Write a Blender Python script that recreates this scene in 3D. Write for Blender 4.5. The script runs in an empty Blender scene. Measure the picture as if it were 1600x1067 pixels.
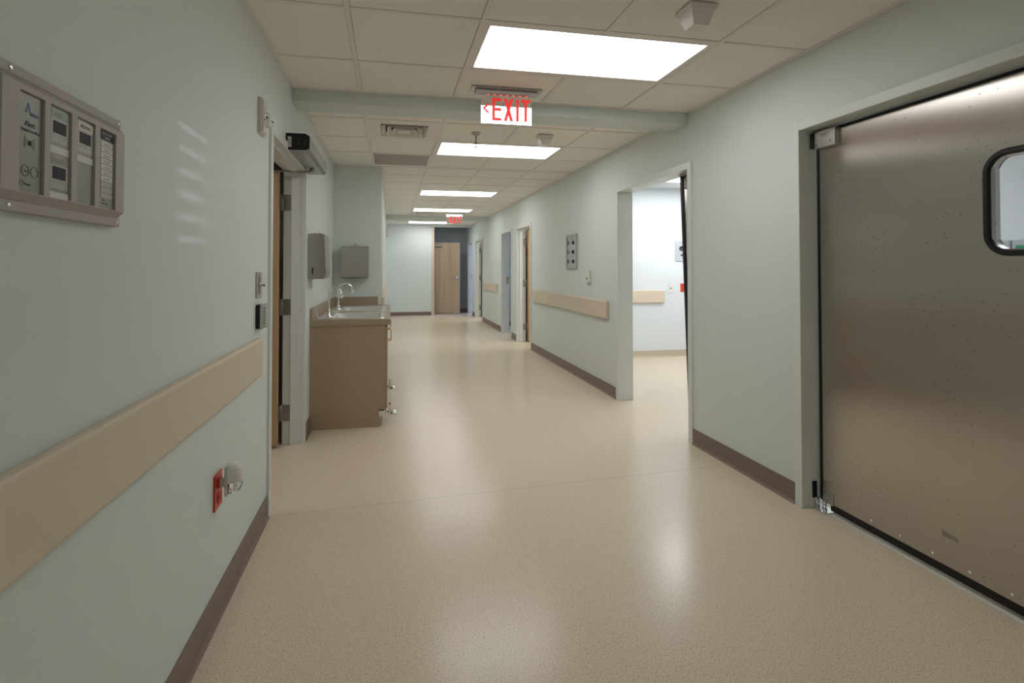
import bpy, bmesh, math, random
from mathutils import Vector, Matrix
random.seed(7)
SC = bpy.context.scene
COL = SC.collection
V = Vector

# ------------------------------------------------------------------ place
L = -0.615      # corridor left wall face
R = 2.160       # corridor right wall face
C = 2.417       # ceiling height
WT = 0.132      # wall thickness
AX = -0.095     # corridor face of the wall beyond the sink alcove
AY = 6.08       # alcove end
EY = 14.18      # end wall
T = 0.61        # ceiling module

# ------------------------------------------------------------------ materials
def lin(r, g, b):
    f = lambda c: (c / 12.92 if c <= .04045 else ((c + .055) / 1.055) ** 2.4)
    return (f(r / 255), f(g / 255), f(b / 255), 1)

def mat(name, col, rough=.5, metal=0., spec=.5, emis=None, estr=0., var=0., vscale=8., bump=0., bscale=200., aniso=0., trans=0., ior=1.45, coat=0., stretch=(1, 1, 1)):
    m = bpy.data.materials.new(name); m.use_nodes = True
    nt = m.node_tree; b = nt.nodes['Principled BSDF']
    I = b.inputs
    I['Base Color'].default_value = col; I['Roughness'].default_value = rough; I['Metallic'].default_value = metal
    I['Specular IOR Level'].default_value = spec; I['IOR'].default_value = ior
    I['Transmission Weight'].default_value = trans; I['Coat Weight'].default_value = coat
    if emis: I['Emission Color'].default_value = emis; I['Emission Strength'].default_value = estr
    tc = nt.nodes.new('ShaderNodeTexCoord'); mp = nt.nodes.new('ShaderNodeMapping')
    mp.inputs['Scale'].default_value = stretch
    nt.links.new(tc.outputs['Object'], mp.inputs['Vector'])
    if var:
        n = nt.nodes.new('ShaderNodeTexNoise'); n.inputs['Scale'].default_value = vscale; n.inputs['Detail'].default_value = 4
        nt.links.new(mp.outputs['Vector'], n.inputs['Vector'])
        r = nt.nodes.new('ShaderNodeValToRGB')
        r.color_ramp.elements[0].position = .3; r.color_ramp.elements[1].position = .7
        r.color_ramp.elements[0].color = tuple(c * (1 - var) for c in col[:3]) + (1,)
        r.color_ramp.elements[1].color = tuple(min(1, c * (1 + var)) for c in col[:3]) + (1,)
        nt.links.new(n.outputs['Fac'], r.inputs['Fac']); nt.links.new(r.outputs['Color'], I['Base Color'])
    if bump:
        n = nt.nodes.new('ShaderNodeTexNoise'); n.inputs['Scale'].default_value = bscale; n.inputs['Detail'].default_value = 3
        nt.links.new(mp.outputs['Vector'], n.inputs['Vector'])
        bp = nt.nodes.new('ShaderNodeBump'); bp.inputs['Strength'].default_value = bump; bp.inputs['Distance'].default_value = .002
        nt.links.new(n.outputs['Fac'], bp.inputs['Height']); nt.links.new(bp.outputs['Normal'], I['Normal'])
    if aniso:
        I['Anisotropic'].default_value = aniso
        tg = nt.nodes.new('ShaderNodeTangent'); tg.direction_type = 'RADIAL'; tg.axis = 'Z'
        nt.links.new(tg.outputs['Tangent'], I['Tangent'])
    return m

M = {}
M['wall'] = mat('wall_paint', lin(215, 223, 220), .52, spec=.35, bump=.08, bscale=350)
M['room_wall'] = mat('room_wall_paint', lin(224, 229, 233), .5, spec=.35, bump=.06, bscale=350)
M['grey_wall'] = mat('grey_blue_paint', lin(172, 178, 180), .55, spec=.3, bump=.06, bscale=350)
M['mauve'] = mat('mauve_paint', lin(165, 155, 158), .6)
M['bluewall'] = mat('pale_blue_paint', lin(160, 192, 208), .6)
M['frame'] = mat('frame_enamel', lin(219, 224, 221), .35, spec=.45, bump=.04, bscale=150)
M['tile'] = mat('ceiling_tile', lin(240, 237, 230), .9, spec=.1, var=.03, vscale=260, bump=.25, bscale=260)
M['tbar'] = mat('ceiling_grid_enamel', lin(232, 226, 220), .45)
M['void'] = mat('ceiling_void', lin(90, 86, 80), .9)
M['base'] = mat('brown_vinyl', lin(130, 112, 102), .4, spec=.4)
M['rail'] = mat('tan_vinyl', lin(216, 201, 180), .48, spec=.4, bump=.12, bscale=500)
M['cove'] = mat('tan_cove_vinyl', lin(196, 183, 162), .35)
M['white'] = mat('white_plastic', lin(222, 220, 214), .35)
M['offwhite'] = mat('cream_plastic', lin(205, 198, 190), .4)
M['detector'] = mat('detector_plastic', lin(232, 228, 224), .4)
M['black'] = mat('black_rubber', lin(16, 15, 15), .45)
M['blackp'] = mat('black_plastic', lin(10, 10, 10), .3)
M['chrome'] = mat('chrome', (.82, .82, .83, 1), .1, 1)
M['satin'] = mat('satin_steel', (.56, .55, .54, 1), .3, 1, bump=.05, bscale=300, stretch=(1, 1, .05))
M['sink'] = mat('sink_steel', (.88, .88, .86, 1), .32, 1)
M['disp'] = mat('dispenser_steel', (.50, .47, .44, 1), .3, 1, aniso=.6)
M['alu'] = mat('operator_aluminium', (.42, .42, .42, 1), .33, 1)
M['hinge'] = mat('hinge_steel', (.36, .34, .33, 1), .38, 1)
M['brass'] = mat('brass', (.78, .58, .24, 1), .18, 1)
M['red'] = mat('red_plastic', lin(205, 62, 40), .35)
M['redink'] = mat('red_ink', lin(205, 30, 30), .5)
M['exitred'] = mat('exit_letter_red', lin(225, 30, 30), .5, emis=(1, .02, .02, 1), estr=.38)
M['redglow'] = mat('red_lamp', lin(230, 30, 20), .5, emis=(1, .05, .03, 1), estr=4)
M['mirror'] = mat('exit_mirror_panel', (.93, .93, .93, 1), .015, 1)
M['clear'] = mat('clear_acrylic', (1, 1, 1, 1), .03, trans=1, ior=1.3)
M['glass'] = None
M['alarm'] = mat('alarm_housing', lin(176, 168, 170), .5, bump=.15, bscale=500)
M['alarmface'] = mat('alarm_overlay', lin(140, 145, 136), .3)
M['alarmlite'] = mat('alarm_module', lin(172, 172, 168), .35)
M['alarmgreen'] = mat('alarm_green_band', lin(126, 152, 142), .35)
M['alarmgrey'] = mat('alarm_grey_band', lin(146, 142, 146), .35)
M['screen'] = mat('dark_display', lin(38, 34, 38), .5, spec=.2)
M['ink'] = mat('dark_ink', lin(62, 62, 62), .5)
M['paleink'] = mat('pale_ink', lin(190, 196, 190), .5)
M['blueink'] = mat('blue_ink', lin(70, 112, 160), .5)
M['greybutton'] = mat('grey_marks', lin(112, 114, 110), .45)
M['cab'] = mat('cabinet_laminate', lin(170, 149, 126), .5, spec=.4, var=.02, vscale=30)
M['cabdark'] = mat('cabinet_edge', lin(96, 74, 56), .5)
M['white2'] = mat('label_white', lin(215, 213, 208), .5)
M['green'] = mat('green_box', lin(40, 150, 110), .5)
M['greybox'] = mat('grey_box', lin(185, 190, 196), .5)

def glass_mat():
    m = bpy.data.materials.new('thin_window_glass'); m.use_nodes = True
    nt = m.node_tree; out = nt.nodes['Material Output']; nt.nodes.remove(nt.nodes['Principled BSDF'])
    t = nt.nodes.new('ShaderNodeBsdfTransparent'); t.inputs['Color'].default_value = (.93, .945, .96, 1)
    g = nt.nodes.new('ShaderNodeBsdfGlossy'); g.inputs['Roughness'].default_value = .02
    f = nt.nodes.new('ShaderNodeFresnel'); f.inputs['IOR'].default_value = 1.35
    mx = nt.nodes.new('ShaderNodeMixShader')
    nt.links.new(f.outputs[0], mx.inputs[0]); nt.links.new(t.outputs[0], mx.inputs[1]); nt.links.new(g.outputs[0], mx.inputs[2]); nt.links.new(mx.outputs[0], out.inputs['Surface'])
    return m
M['glass'] = glass_mat()
def wood(name, c1, c2, c3, rough=.4, sx=1):
    m = bpy.data.materials.new(name); m.use_nodes = True
    nt = m.node_tree; b = nt.nodes['Principled BSDF']; b.inputs['Roughness'].default_value = rough
    tc = nt.nodes.new('ShaderNodeTexCoord'); mp = nt.nodes.new('ShaderNodeMapping'); mp.inputs['Scale'].default_value = (14 * sx, 14, .55)
    n = nt.nodes.new('ShaderNodeTexNoise'); n.inputs['Scale'].default_value = 1.6; n.inputs['Detail'].default_value = 5; n.inputs['Distortion'].default_value = .7
    r = nt.nodes.new('ShaderNodeValToRGB'); e = r.color_ramp.elements
    e[0].position = .25; e[0].color = c1; e[1].position = .75; e[1].color = c3
    k = e.new(.5); k.color = c2
    mp2 = nt.nodes.new('ShaderNodeMapping'); mp2.inputs['Scale'].default_value = (5.0, 5.0, 0.02)
    n2 = nt.nodes.new('ShaderNodeTexNoise'); n2.inputs['Scale'].default_value = 1.0; n2.inputs['Detail'].default_value = 0
    mx = nt.nodes.new('ShaderNodeMath'); mx.operation = 'MULTIPLY_ADD'; mx.inputs[1].default_value = .55; mx.inputs[2].default_value = 0
    ad = nt.nodes.new('ShaderNodeMath'); ad.operation = 'MULTIPLY_ADD'; ad.inputs[1].default_value = .5
    ln = nt.links.new
    ln(tc.outputs['Object'], mp.inputs['Vector']); ln(mp.outputs['Vector'], n.inputs['Vector'])
    ln(tc.outputs['Object'], mp2.inputs['Vector']); ln(mp2.outputs['Vector'], n2.inputs['Vector'])
    ln(n2.outputs['Fac'], mx.inputs[0]); ln(n.outputs['Fac'], ad.inputs[0]); ln(mx.outputs[0], ad.inputs[2])
    ln(ad.outputs[0], r.inputs['Fac']); ln(r.outputs['Color'], b.inputs['Base Color'])
    return m
M['maple'] = wood('maple_veneer', lin(150, 130, 106), lin(182, 160, 130), lin(200, 178, 146))
M['oak'] = wood('amber_veneer', lin(160, 132, 94), lin(176, 148, 108), lin(190, 164, 124), sx=1)

def floor_mat():
    m = bpy.data.materials.new('speckled_sheet_vinyl'); m.use_nodes = True
    nt = m.node_tree; b = nt.nodes['Principled BSDF']; ln = nt.links.new
    tc = nt.nodes.new('ShaderNodeTexCoord')
    n = nt.nodes.new('ShaderNodeTexNoise'); n.inputs['Scale'].default_value = 270; n.inputs['Detail'].default_value = 3
    r = nt.nodes.new('ShaderNodeValToRGB'); e = r.color_ramp.elements
    e[0].position = .32; e[0].color = lin(196, 181, 157); e[1].position = .68; e[1].color = lin(236, 224, 204)
    k = e.new(.5); k.color = lin(225, 210, 188)
    ln(tc.outputs['Object'], n.inputs['Vector']); ln(n.outputs['Fac'], r.inputs['Fac'])
    vo = nt.nodes.new('ShaderNodeTexNoise'); vo.inputs['Scale'].default_value = 180; vo.inputs['Detail'].default_value = 1
    ln(tc.outputs['Object'], vo.inputs['Vector'])
    lt = nt.nodes.new('ShaderNodeMath'); lt.operation = 'GREATER_THAN'; lt.inputs[1].default_value = .62
    ln(vo.outputs['Fac'], lt.inputs[0])
    mx = nt.nodes.new('ShaderNodeMixRGB'); mx.inputs['Color2'].default_value = lin(168, 145, 114)
    sc = nt.nodes.new('ShaderNodeMath'); sc.operation = 'MULTIPLY'; sc.inputs[1].default_value = .6
    ln(lt.outputs[0], sc.inputs[0]); ln(sc.outputs[0], mx.inputs['Fac']); ln(r.outputs['Color'], mx.inputs['Color1'])
    # welded seams of the sheet goods: two thin lines across the corridor
    sx = nt.nodes.new('ShaderNodeSeparateXYZ'); ln(tc.outputs['Object'], sx.inputs['Vector'])
    last = mx.outputs['Color']
    for y0 in (2.945, 8.9):
        wob = nt.nodes.new('ShaderNodeMath'); wob.operation = 'MULTIPLY_ADD'; wob.inputs[1].default_value = -.06; wob.inputs[2].default_value = 0
        ln(sx.outputs['X'], wob.inputs[0])
        a = nt.nodes.new('ShaderNodeMath'); a.operation = 'ADD'; ln(sx.outputs['Y'], a.inputs[0]); ln(wob.outputs[0], a.inputs[1])
        s = nt.nodes.new('ShaderNodeMath'); s.operation = 'COMPARE'; s.inputs[1].default_value = y0; s.inputs[2].default_value = .003
        ln(a.outputs[0], s.inputs[0])
        f = nt.nodes.new('ShaderNodeMath'); f.operation = 'MULTIPLY'; f.inputs[1].default_value = .28; ln(s.outputs[0], f.inputs[0])
        m2 = nt.nodes.new('ShaderNodeMixRGB'); m2.inputs['Color2'].default_value = lin(110, 96, 80)
        ln(f.outputs[0], m2.inputs['Fac']); ln(last, m2.inputs['Color1']); last = m2.outputs['Color']
    ln(last, b.inputs['Base Color'])
    b.inputs['Roughness'].default_value = .23
    b.inputs['Specular IOR Level'].default_value = .42
    bp = nt.nodes.new('ShaderNodeBump'); bp.inputs['Strength'].default_value = .02; bp.inputs['Distance'].default_value = .002
    n4 = nt.nodes.new('ShaderNodeTexNoise'); n4.inputs['Scale'].default_value = 60; ln(tc.outputs['Object'], n4.inputs['Vector'])
    ln(n4.outputs['Fac'], bp.inputs['Height']); ln(bp.outputs['Normal'], b.inputs['Normal'])
    return m
M['floor'] = floor_mat()

def counter_mat():
    m = bpy.data.materials.new('speckled_laminate'); m.use_nodes = True
    nt = m.node_tree; b = nt.nodes['Principled BSDF']; ln = nt.links.new
    tc = nt.nodes.new('ShaderNodeTexCoord')
    n = nt.nodes.new('ShaderNodeTexNoise'); n.inputs['Scale'].default_value = 300; n.inputs['Detail'].default_value = 2
    r = nt.nodes.new('ShaderNodeValToRGB'); e = r.color_ramp.elements
    e[0].position = .34; e[0].color = lin(92, 76, 60); e[1].position = .62; e[1].color = lin(184, 168, 146)
    k = e.new(.45); k.color = lin(162, 144, 122)
    ln(tc.outputs['Object'], n.inputs['Vector']); ln(n.outputs['Fac'], r.inputs['Fac']); ln(r.outputs['Color'], b.inputs['Base Color'])
    b.inputs['Roughness'].default_value = .35
    return m
M['counter'] = counter_mat()

def door_steel():
    m = bpy.data.materials.new('brushed_stainless_sheet'); m.use_nodes = True
    nt = m.node_tree; b = nt.nodes['Principled BSDF']; ln = nt.links.new
    b.inputs['Metallic'].default_value = 1
    b.inputs['Anisotropic'].default_value = 1.0
    tg = nt.nodes.new('ShaderNodeTangent'); tg.direction_type = 'RADIAL'; tg.axis = 'Z'
    ln(tg.outputs['Tangent'], b.inputs['Tangent'])
    tc = nt.nodes.new('ShaderNodeTexCoord')
    b.inputs['Roughness'].default_value = .27
    # fine spots of dirt on the sheet
    vo = nt.nodes.new('ShaderNodeTexVoronoi'); vo.inputs['Scale'].default_value = 34
    ln(tc.outputs['Object'], vo.inputs['Vector'])
    lt = nt.nodes.new('ShaderNodeMath'); lt.operation = 'LESS_THAN'; lt.inputs[1].default_value = .14; ln(vo.outputs['Distance'], lt.inputs[0])
    n2 = nt.nodes.new('ShaderNodeTexNoise'); n2.inputs['Scale'].default_value = 3.1; ln(tc.outputs['Object'], n2.inputs['Vector'])
    gt = nt.nodes.new('ShaderNodeMath'); gt.operation = 'GREATER_THAN'; gt.inputs[1].default_value = .5; ln(n2.outputs['Fac'], gt.inputs[0])
    mu = nt.nodes.new('ShaderNodeMath'); mu.operation = 'MULTIPLY'; ln(lt.outputs[0], mu.inputs[0]); ln(gt.outputs[0], mu.inputs[1])
    mu2 = nt.nodes.new('ShaderNodeMath'); mu2.operation = 'MULTIPLY'; mu2.inputs[1].default_value = .5; ln(mu.outputs[0], mu2.inputs[0])
    mx = nt.nodes.new('ShaderNodeMixRGB'); mx.inputs['Color1'].default_value = (.58, .545, .51, 1); mx.inputs['Color2'].default_value = (.25, .21, .17, 1)
    ln(mu2.outputs[0], mx.inputs['Fac']); ln(mx.outputs['Color'], b.inputs['Base Color'])
    return m
M['steel'] = door_steel()

def lens_mat(name, strength, col=(1, 1, 1)):
    # fluorescent troffer lens: three tubes glow a little brighter behind the prismatic sheet
    m = bpy.data.materials.new(name); m.use_nodes = True
    nt = m.node_tree; b = nt.nodes['Principled BSDF']; ln = nt.links.new
    b.inputs['Base Color'].default_value = (.8, .8, .8, 1); b.inputs['Roughness'].default_value = .4
    tc = nt.nodes.new('ShaderNodeTexCoord'); sx = nt.nodes.new('ShaderNodeSeparateXYZ'); ln(tc.outputs['Object'], sx.inputs['Vector'])
    a = nt.nodes.new('ShaderNodeMath'); a.operation = 'MULTIPLY'; a.inputs[1].default_value = 2 * math.pi / .175; ln(sx.outputs['Y'], a.inputs[0])
    c = nt.nodes.new('ShaderNodeMath'); c.operation = 'COSINE'; ln(a.outputs[0], c.inputs[0])
    s = nt.nodes.new('ShaderNodeMath'); s.operation = 'MULTIPLY_ADD'; s.inputs[1].default_value = strength * .3; s.inputs[2].default_value = strength
    ln(c.outputs[0], s.inputs[0]); ln(s.outputs[0], b.inputs['Emission Strength'])
    b.inputs['Emission Color'].default_value = (*col, 1)
    return m
LIGHT = 6.7
M['lens'] = lens_mat('troffer_lens', LIGHT, (1, 1, 1))
M['lens_room'] = lens_mat('bright_room_lens', LIGHT * 2.5, (.97, .99, 1))

# ------------------------------------------------------------------ mesh building
class MB:
    def __init__(self): self.bm = bmesh.new()
    def _take(self, t, smooth=False, mtx=None):
        if mtx is not None: bmesh.ops.transform(t, matrix=mtx, verts=t.verts)
        bmesh.ops.recalc_face_normals(t, faces=t.faces)
        for f in t.faces: f.smooth = smooth
        me = bpy.data.meshes.new('tmp'); t.to_mesh(me); t.free()
        self.bm.from_mesh(me); bpy.data.meshes.remove(me)
        return self
    def box(self, x0, y0, z0, x1, y1, z1, bev=0., seg=2, mtx=None):
        t = bmesh.new()
        x0, x1 = sorted((x0, x1)); y0, y1 = sorted((y0, y1)); z0, z1 = sorted((z0, z1))
        bmesh.ops.create_cube(t, size=1)
        bmesh.ops.scale(t, vec=(x1 - x0, y1 - y0, z1 - z0), verts=t.verts)
        bmesh.ops.translate(t, vec=((x0 + x1) / 2, (y0 + y1) / 2, (z0 + z1) / 2), verts=t.verts)
        if bev: bmesh.ops.bevel(t, geom=t.edges[:], offset=bev, segments=seg, affect='EDGES', profile=.5)
        return self._take(t, False, mtx)
    def prism(self, pts, d, bev=0., mtx=None, smooth=False):
        """polygon of 3-D points pushed along vector d"""
        t = bmesh.new(); d = V(d)
        a = [t.verts.new(V(p)) for p in pts]; b = [t.verts.new(V(p) + d) for p in pts]
        n = len(a)
        t.faces.new(a); t.faces.new(b[::-1])
        for i in range(n): t.faces.new((a[i], b[i], b[(i + 1) % n], a[(i + 1) % n]))
        if bev: bmesh.ops.bevel(t, geom=t.edges[:], offset=bev, segments=2, affect='EDGES', profile=.5)
        return self._take(t, smooth, mtx)
    def rings(self, loops, cap=True, smooth=False):
        """skin a list of equal-length closed loops"""
        t = bmesh.new()
        vs = [[t.verts.new(V(p)) for p in lp] for lp in loops]
        n = len(vs[0])
        for a, b in zip(vs, vs[1:]):
            for i in range(n): t.faces.new((a[i], a[(i + 1) % n], b[(i + 1) % n], b[i]))
        if cap: t.faces.new(vs[0]); t.faces.new(vs[-1][::-1])
        return self._take(t, smooth)
    def tube(self, path, r, seg=12, cap=True, smooth=True):
        path = [V(p) for p in path]
        rs = r if isinstance(r, (list, tuple)) else [r] * len(path)
        loops = []; up = None
        for i, p in enumerate(path):
            tn = (path[min(i + 1, len(path) - 1)] - path[max(i - 1, 0)]).normalized()
            if up is None: up = tn.orthogonal().normalized()
            up = (up - tn * up.dot(tn)).normalized(); s = tn.cross(up)
            loops.append([p + (up * math.cos(2 * math.pi * k / seg) + s * math.sin(2 * math.pi * k / seg)) * rs[i] for k in range(seg)])
        return self.rings(loops, cap, smooth)
    def cyl(self, a, b, r, seg=20, r2=None, smooth=True): return self.tube([a, b], [r, r if r2 is None else r2], seg, True, smooth)
    def lathe(self, c, axis, prof, seg=24, smooth=True):
        """prof: (radius, height along axis)"""
        axis = V(axis).normalized(); u = axis.orthogonal().normalized(); w = axis.cross(u); c = V(c)
        loops = [[c + axis * h + (u * math.cos(2 * math.pi * k / seg) + w * math.sin(2 * math.pi * k / seg)) * max(rr, 1e-4) for k in range(seg)] for rr, h in prof]
        return self.rings(loops, True, smooth)
    def annulus(self, c, axis, r0, r1, h, seg=24):
        axis = V(axis).normalized(); u = axis.orthogonal().normalized(); w = axis.cross(u); c = V(c)
        lp = lambda r, z: [c + axis * z + (u * math.cos(2 * math.pi * k / seg) + w * math.sin(2 * math.pi * k / seg)) * r for k in range(seg)]
        return self.rings([lp(r1, 0), lp(r1, h), lp(r0, h), lp(r0, 0)], False)
    def text(self, s, o, right, up, size, cond=1., depth=.0004, align='LEFT', spacing=1.):
        cu = bpy.data.curves.new('t', 'FONT'); cu.body = s; cu.size = size; cu.align_x = align; cu.resolution_u = 3; cu.space_character = spacing
        ob = bpy.data.objects.new('t', cu); COL.objects.link(ob)
        dg = bpy.context.evaluated_depsgraph_get(); me = bpy.data.meshes.new_from_object(ob.evaluated_get(dg))
        bpy.data.objects.remove(ob); bpy.data.curves.remove(cu)
        t = bmesh.new(); t.from_mesh(me); bpy.data.meshes.remove(me)
        right = V(right).normalized(); up = V(up).normalized(); n = right.cross(up)
        r = bmesh.ops.extrude_face_region(t, geom=t.faces[:])
        bmesh.ops.translate(t, vec=(0, 0, 1), verts=[g for g in r['geom'] if isinstance(g, bmesh.types.BMVert)])
        for v in t.verts: v.co = V(o) + right * v.co.x * cond + up * v.co.y + n * depth * v.co.z
        return self._take(t)
    def xf(self, mtx): bmesh.ops.transform(self.bm, matrix=mtx, verts=self.bm.verts); return self

def wpos(o):
    p = V((0, 0, 0))
    while o is not None: p += o.location; o = o.parent
    return p
def obj(name, mb, m, parent=None, loc=None, label=None):
    me = bpy.data.meshes.new(name); mb.bm.to_mesh(me); mb.bm.free()
    o = bpy.data.objects.new(name, me); COL.objects.link(o)
    if m is not None: me.materials.append(m)
    if parent is not None: o.parent = parent; off = wpos(parent)
    else: off = V(loc) if loc is not None else V((0, 0, 0)); o.location = off
    if off.length: me.transform(Matrix.Translation(-off))
    if label: o['label'] = label
    return o
def tag(o, label, cat, group=None, kind=None):
    o['label'] = label; o['category'] = cat
    if group: o['group'] = group
    if kind: o['kind'] = kind
    return o
def thing(name, label, cat, loc, group=None, kind=None):
    o = bpy.data.objects.new(name, None); COL.objects.link(o); o.location = loc; o.empty_display_size = .1
    return tag(o, label, cat, group, kind)
def struct(name, mb, m, label, cat, loc=None):
    return tag(obj(name, mb, m, None, loc), label, cat, None, 'structure')
def dup(root, delta, label=None, group=None):
    r = root.copy(); COL.objects.link(r); r.location = root.location + V(delta)
    if label: r['label'] = label
    if group: r['group'] = group
    for ch in list(root.children):
        c = ch.copy(); COL.objects.link(c); c.parent = r
        for g in list(ch.children):
            d = g.copy(); COL.objects.link(d); d.parent = c
    return r

# ------------------------------------------------------------------ floor
mb = MB(); mb.box(-3.2, -4.2, -.06, 6.2, 17.2, 0)
struct('floor', mb, M['floor'], 'glossy beige speckled sheet vinyl floor running the length of the corridor', 'floor')

# ------------------------------------------------------------------ walls
def wall_x(mb, xa, xb, y0, y1, holes, ztop=C + .25):
    """wall slab between xa..xb; holes = [(ya, yb, ztop)]"""
    y = y0
    for a, b, zt in sorted(holes):
        if a > y: mb.box(xa, y, 0, xb, a, ztop)
        mb.box(xa, a, zt, xb, b, ztop); y = b
    if y < y1: mb.box(xa, y, 0, xb, y1, ztop)
F = .05   # frame face width
LD = (2.95, 4.06, 1.982)             # openings: y0, y1, z top
D1 = (1.18, 2.445, 2.012)
D2 = (3.535, 4.75, 2.005)
DA = (8.0, 8.86, 1.935)
DB = (9.34, 10.15, 1.935)
DC = (12.37, 13.42, 1.935)
DD = (13.96, 14.72, 1.915)
hole = lambda d: (d[0] - F, d[1] + F, d[2] + F)
mb = MB(); wall_x(mb, L - WT, L, -4.0, AY, [hole(LD)])
struct('wall_left', mb, M['wall'], 'pale green grey wall on the left with the alarm panel and handrail', 'wall')
mb = MB(); wall_x(mb, R, R + WT, -4.0, 15.2, [hole(d) for d in (D1, D2, DA, DB, DC, DD)])
struct('wall_right', mb, M['wall'], 'pale green grey wall on the right pierced by the doorways', 'wall')
mb = MB(); mb.box(L - WT, AY, 0, AX, EY + .12, C + .25)
struct('wall_alcove', mb, M['wall'], 'pale green grey wall projecting beyond the sinks', 'wall')
mb = MB(); mb.box(AX, EY, 0, 1.115, EY + .12, C + .25)
struct('wall_end', mb, M['wall'], 'pale wall closing the far end of the corridor beside the open wooden door', 'wall')
mb = MB(); mb.box(.6, 15.06, 0, R + .2, 15.2, C + .25); mb.box(.6, EY + .12, 0, .72, 15.06, C + .25)
struct('wall_recess', mb, M['grey_wall'], 'blue grey wall behind the far open wooden door', 'wall')
mb = MB(); mb.box(L - WT, -4.15, 0, R + WT, -4.0, C + .25)
struct('wall_rear', mb, M['wall'], 'pale green grey wall at the corridor end behind the viewer', 'wall')
# bright room beyond the stainless doors
RX = 4.8; RY0 = .5; RY1 = 6.93
mb = MB(); mb.box(R + WT, RY1, 0, RX + .1, RY1 + .13, C + .25)
struct('wall_room_far', mb, M['room_wall'], 'white far wall of the bright room seen through the open doorway', 'wall')
mb = MB(); q = (1.06, 1.165, 1.44, 1.58)  # opening added for the unseen stripe mask
mb.box(RX, RY0, 0, RX + .1, q[0], C + .25); mb.box(RX, q[1], 0, RX + .1, RY1, C + .25); mb.box(RX, q[0], 0, RX + .1, q[1], q[2]); mb.box(RX, q[0], q[3], RX + .1, q[1], C + .25)
struct('wall_room_side', mb, M['room_wall'], 'white side wall of the bright room seen through the door window', 'wall')
mb = MB(); mb.box(R + WT, RY0 - .1, 0, RX + .1, RY0, C + .25)
struct('wall_room_near', mb, M['room_wall'], 'white near wall of the bright room', 'wall')
# the smaller rooms behind the wooden doors
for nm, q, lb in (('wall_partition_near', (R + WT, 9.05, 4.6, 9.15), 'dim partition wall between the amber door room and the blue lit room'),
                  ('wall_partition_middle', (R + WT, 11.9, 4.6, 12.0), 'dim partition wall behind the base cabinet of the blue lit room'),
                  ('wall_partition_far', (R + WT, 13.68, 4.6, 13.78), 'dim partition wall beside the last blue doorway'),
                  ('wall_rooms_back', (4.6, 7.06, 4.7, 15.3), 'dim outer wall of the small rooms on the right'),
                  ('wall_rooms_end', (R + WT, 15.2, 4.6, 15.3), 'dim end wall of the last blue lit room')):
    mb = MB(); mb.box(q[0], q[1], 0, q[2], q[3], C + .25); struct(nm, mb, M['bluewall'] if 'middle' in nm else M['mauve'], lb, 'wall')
mb = MB()
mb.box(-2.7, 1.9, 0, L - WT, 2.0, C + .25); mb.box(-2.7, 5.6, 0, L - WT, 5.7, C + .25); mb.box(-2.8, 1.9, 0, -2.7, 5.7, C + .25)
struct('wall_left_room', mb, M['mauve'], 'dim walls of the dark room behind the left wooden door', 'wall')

# ------------------------------------------------------------------ ceiling
X0 = -.19; Yf = 2.386; YA = 4.769
B1 = (3.535, 3.755); B2 = (11.70, 11.95)
fix_cells = []
def grid_lines():
    xs = [L, X0, X0 + T, X0 + 2 * T, X0 + 3 * T, R]
    ys_a = [Yf + k * T for k in range(-10, 2)]
    ys_b = [YA + k * T for k in range(-1, 12)]
    ys_c = [YA + k * T for k in range(12, 16)]
    return xs, ys_a, ys_b, ys_c
LIGHTS = [(0.42, Yf), (.42, YA), (.42, YA + 5 * T), (.42, YA + 9 * T), (.42, 13.22 - .0), (.42, Yf - 8 * T)]
VENTS = [(X0, YA - T), (.42, YA + 10 * T)]
RET = (X0, YA + T)
def cell_taken(xa, ya, xb, yb):
    cx, cy = (xa + xb) / 2, (ya + yb) / 2
    for lx, ly in LIGHTS:
        if lx < cx < lx + 2 * T and ly < cy < ly + T: return True
    for vx, vy in VENTS + [RET]:
        if vx < cx < vx + T and vy < cy < vy + T: return True
    return False
xs, ysa, ysb, ysc = grid_lines()
ysc = [13.22 - 2 * T, 13.22 - T, 13.22, 13.22 + T]
zones = [(-4.0, B1[0], ysa, L), (B1[1], AY, ysb, L), (AY, B2[0], ysb, AX), (B2[1], EY + .9, ysc, AX)]
tiles = MB(); bars = MB(); void = MB()
hb = .012
for z0, z1, ys, xl in zones:
    yy = [z0] + [y for y in ys if z0 + .03 < y < z1 - .03] + [z1]
    xx = [xl] + [x for x in xs[1:-1] if x > xl + .05] + [R]
    for i in range(len(xx) - 1):
        for j in range(len(yy) - 1):
            xa, xb, ya, yb = xx[i], xx[i + 1], yy[j], yy[j + 1]
            if cell_taken(xa, ya, xb, yb): continue
            g = hb + .0018
            tiles.box(xa + g, ya + g, C + .004, xb - g, yb - g, C + .02)
    for x in xx[1:-1]:
        segs = [(z0, z1)]
        for lx, ly in LIGHTS:      # the middle bar stops at each light
            if abs(x - (lx + T)) < .05:
                segs = [s for a, b in segs for s in ((a, min(b, ly)), (max(a, ly + T), b)) if s[1] - s[0] > .01] if any(a < ly < b for a, b in segs) else segs
        for a, b in segs: bars.box(x - hb, a, C, x + hb, b, C + .03)
    for y in yy[1:-1]: bars.box(xl, y - hb, C + .0008, R, y + hb, C + .03)
    # wall angle round the edge
    bars.box(xl, z0, C - .002, xl + .022, z1, C + .03); bars.box(R - .022, z0, C - .002, R, z1, C + .03)
    bars.box(xl, z0, C - .002, R, z0 + .02, C + .03); bars.box(xl, z1 - .02, C - .002, R, z1, C + .03)
void.box(L, -4.0, C + .2, R, 15.1, C + .24)
ceil = struct('ceiling', tiles, M['tile'], 'suspended ceiling of off-white mineral tiles over the corridor', 'ceiling')
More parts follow.
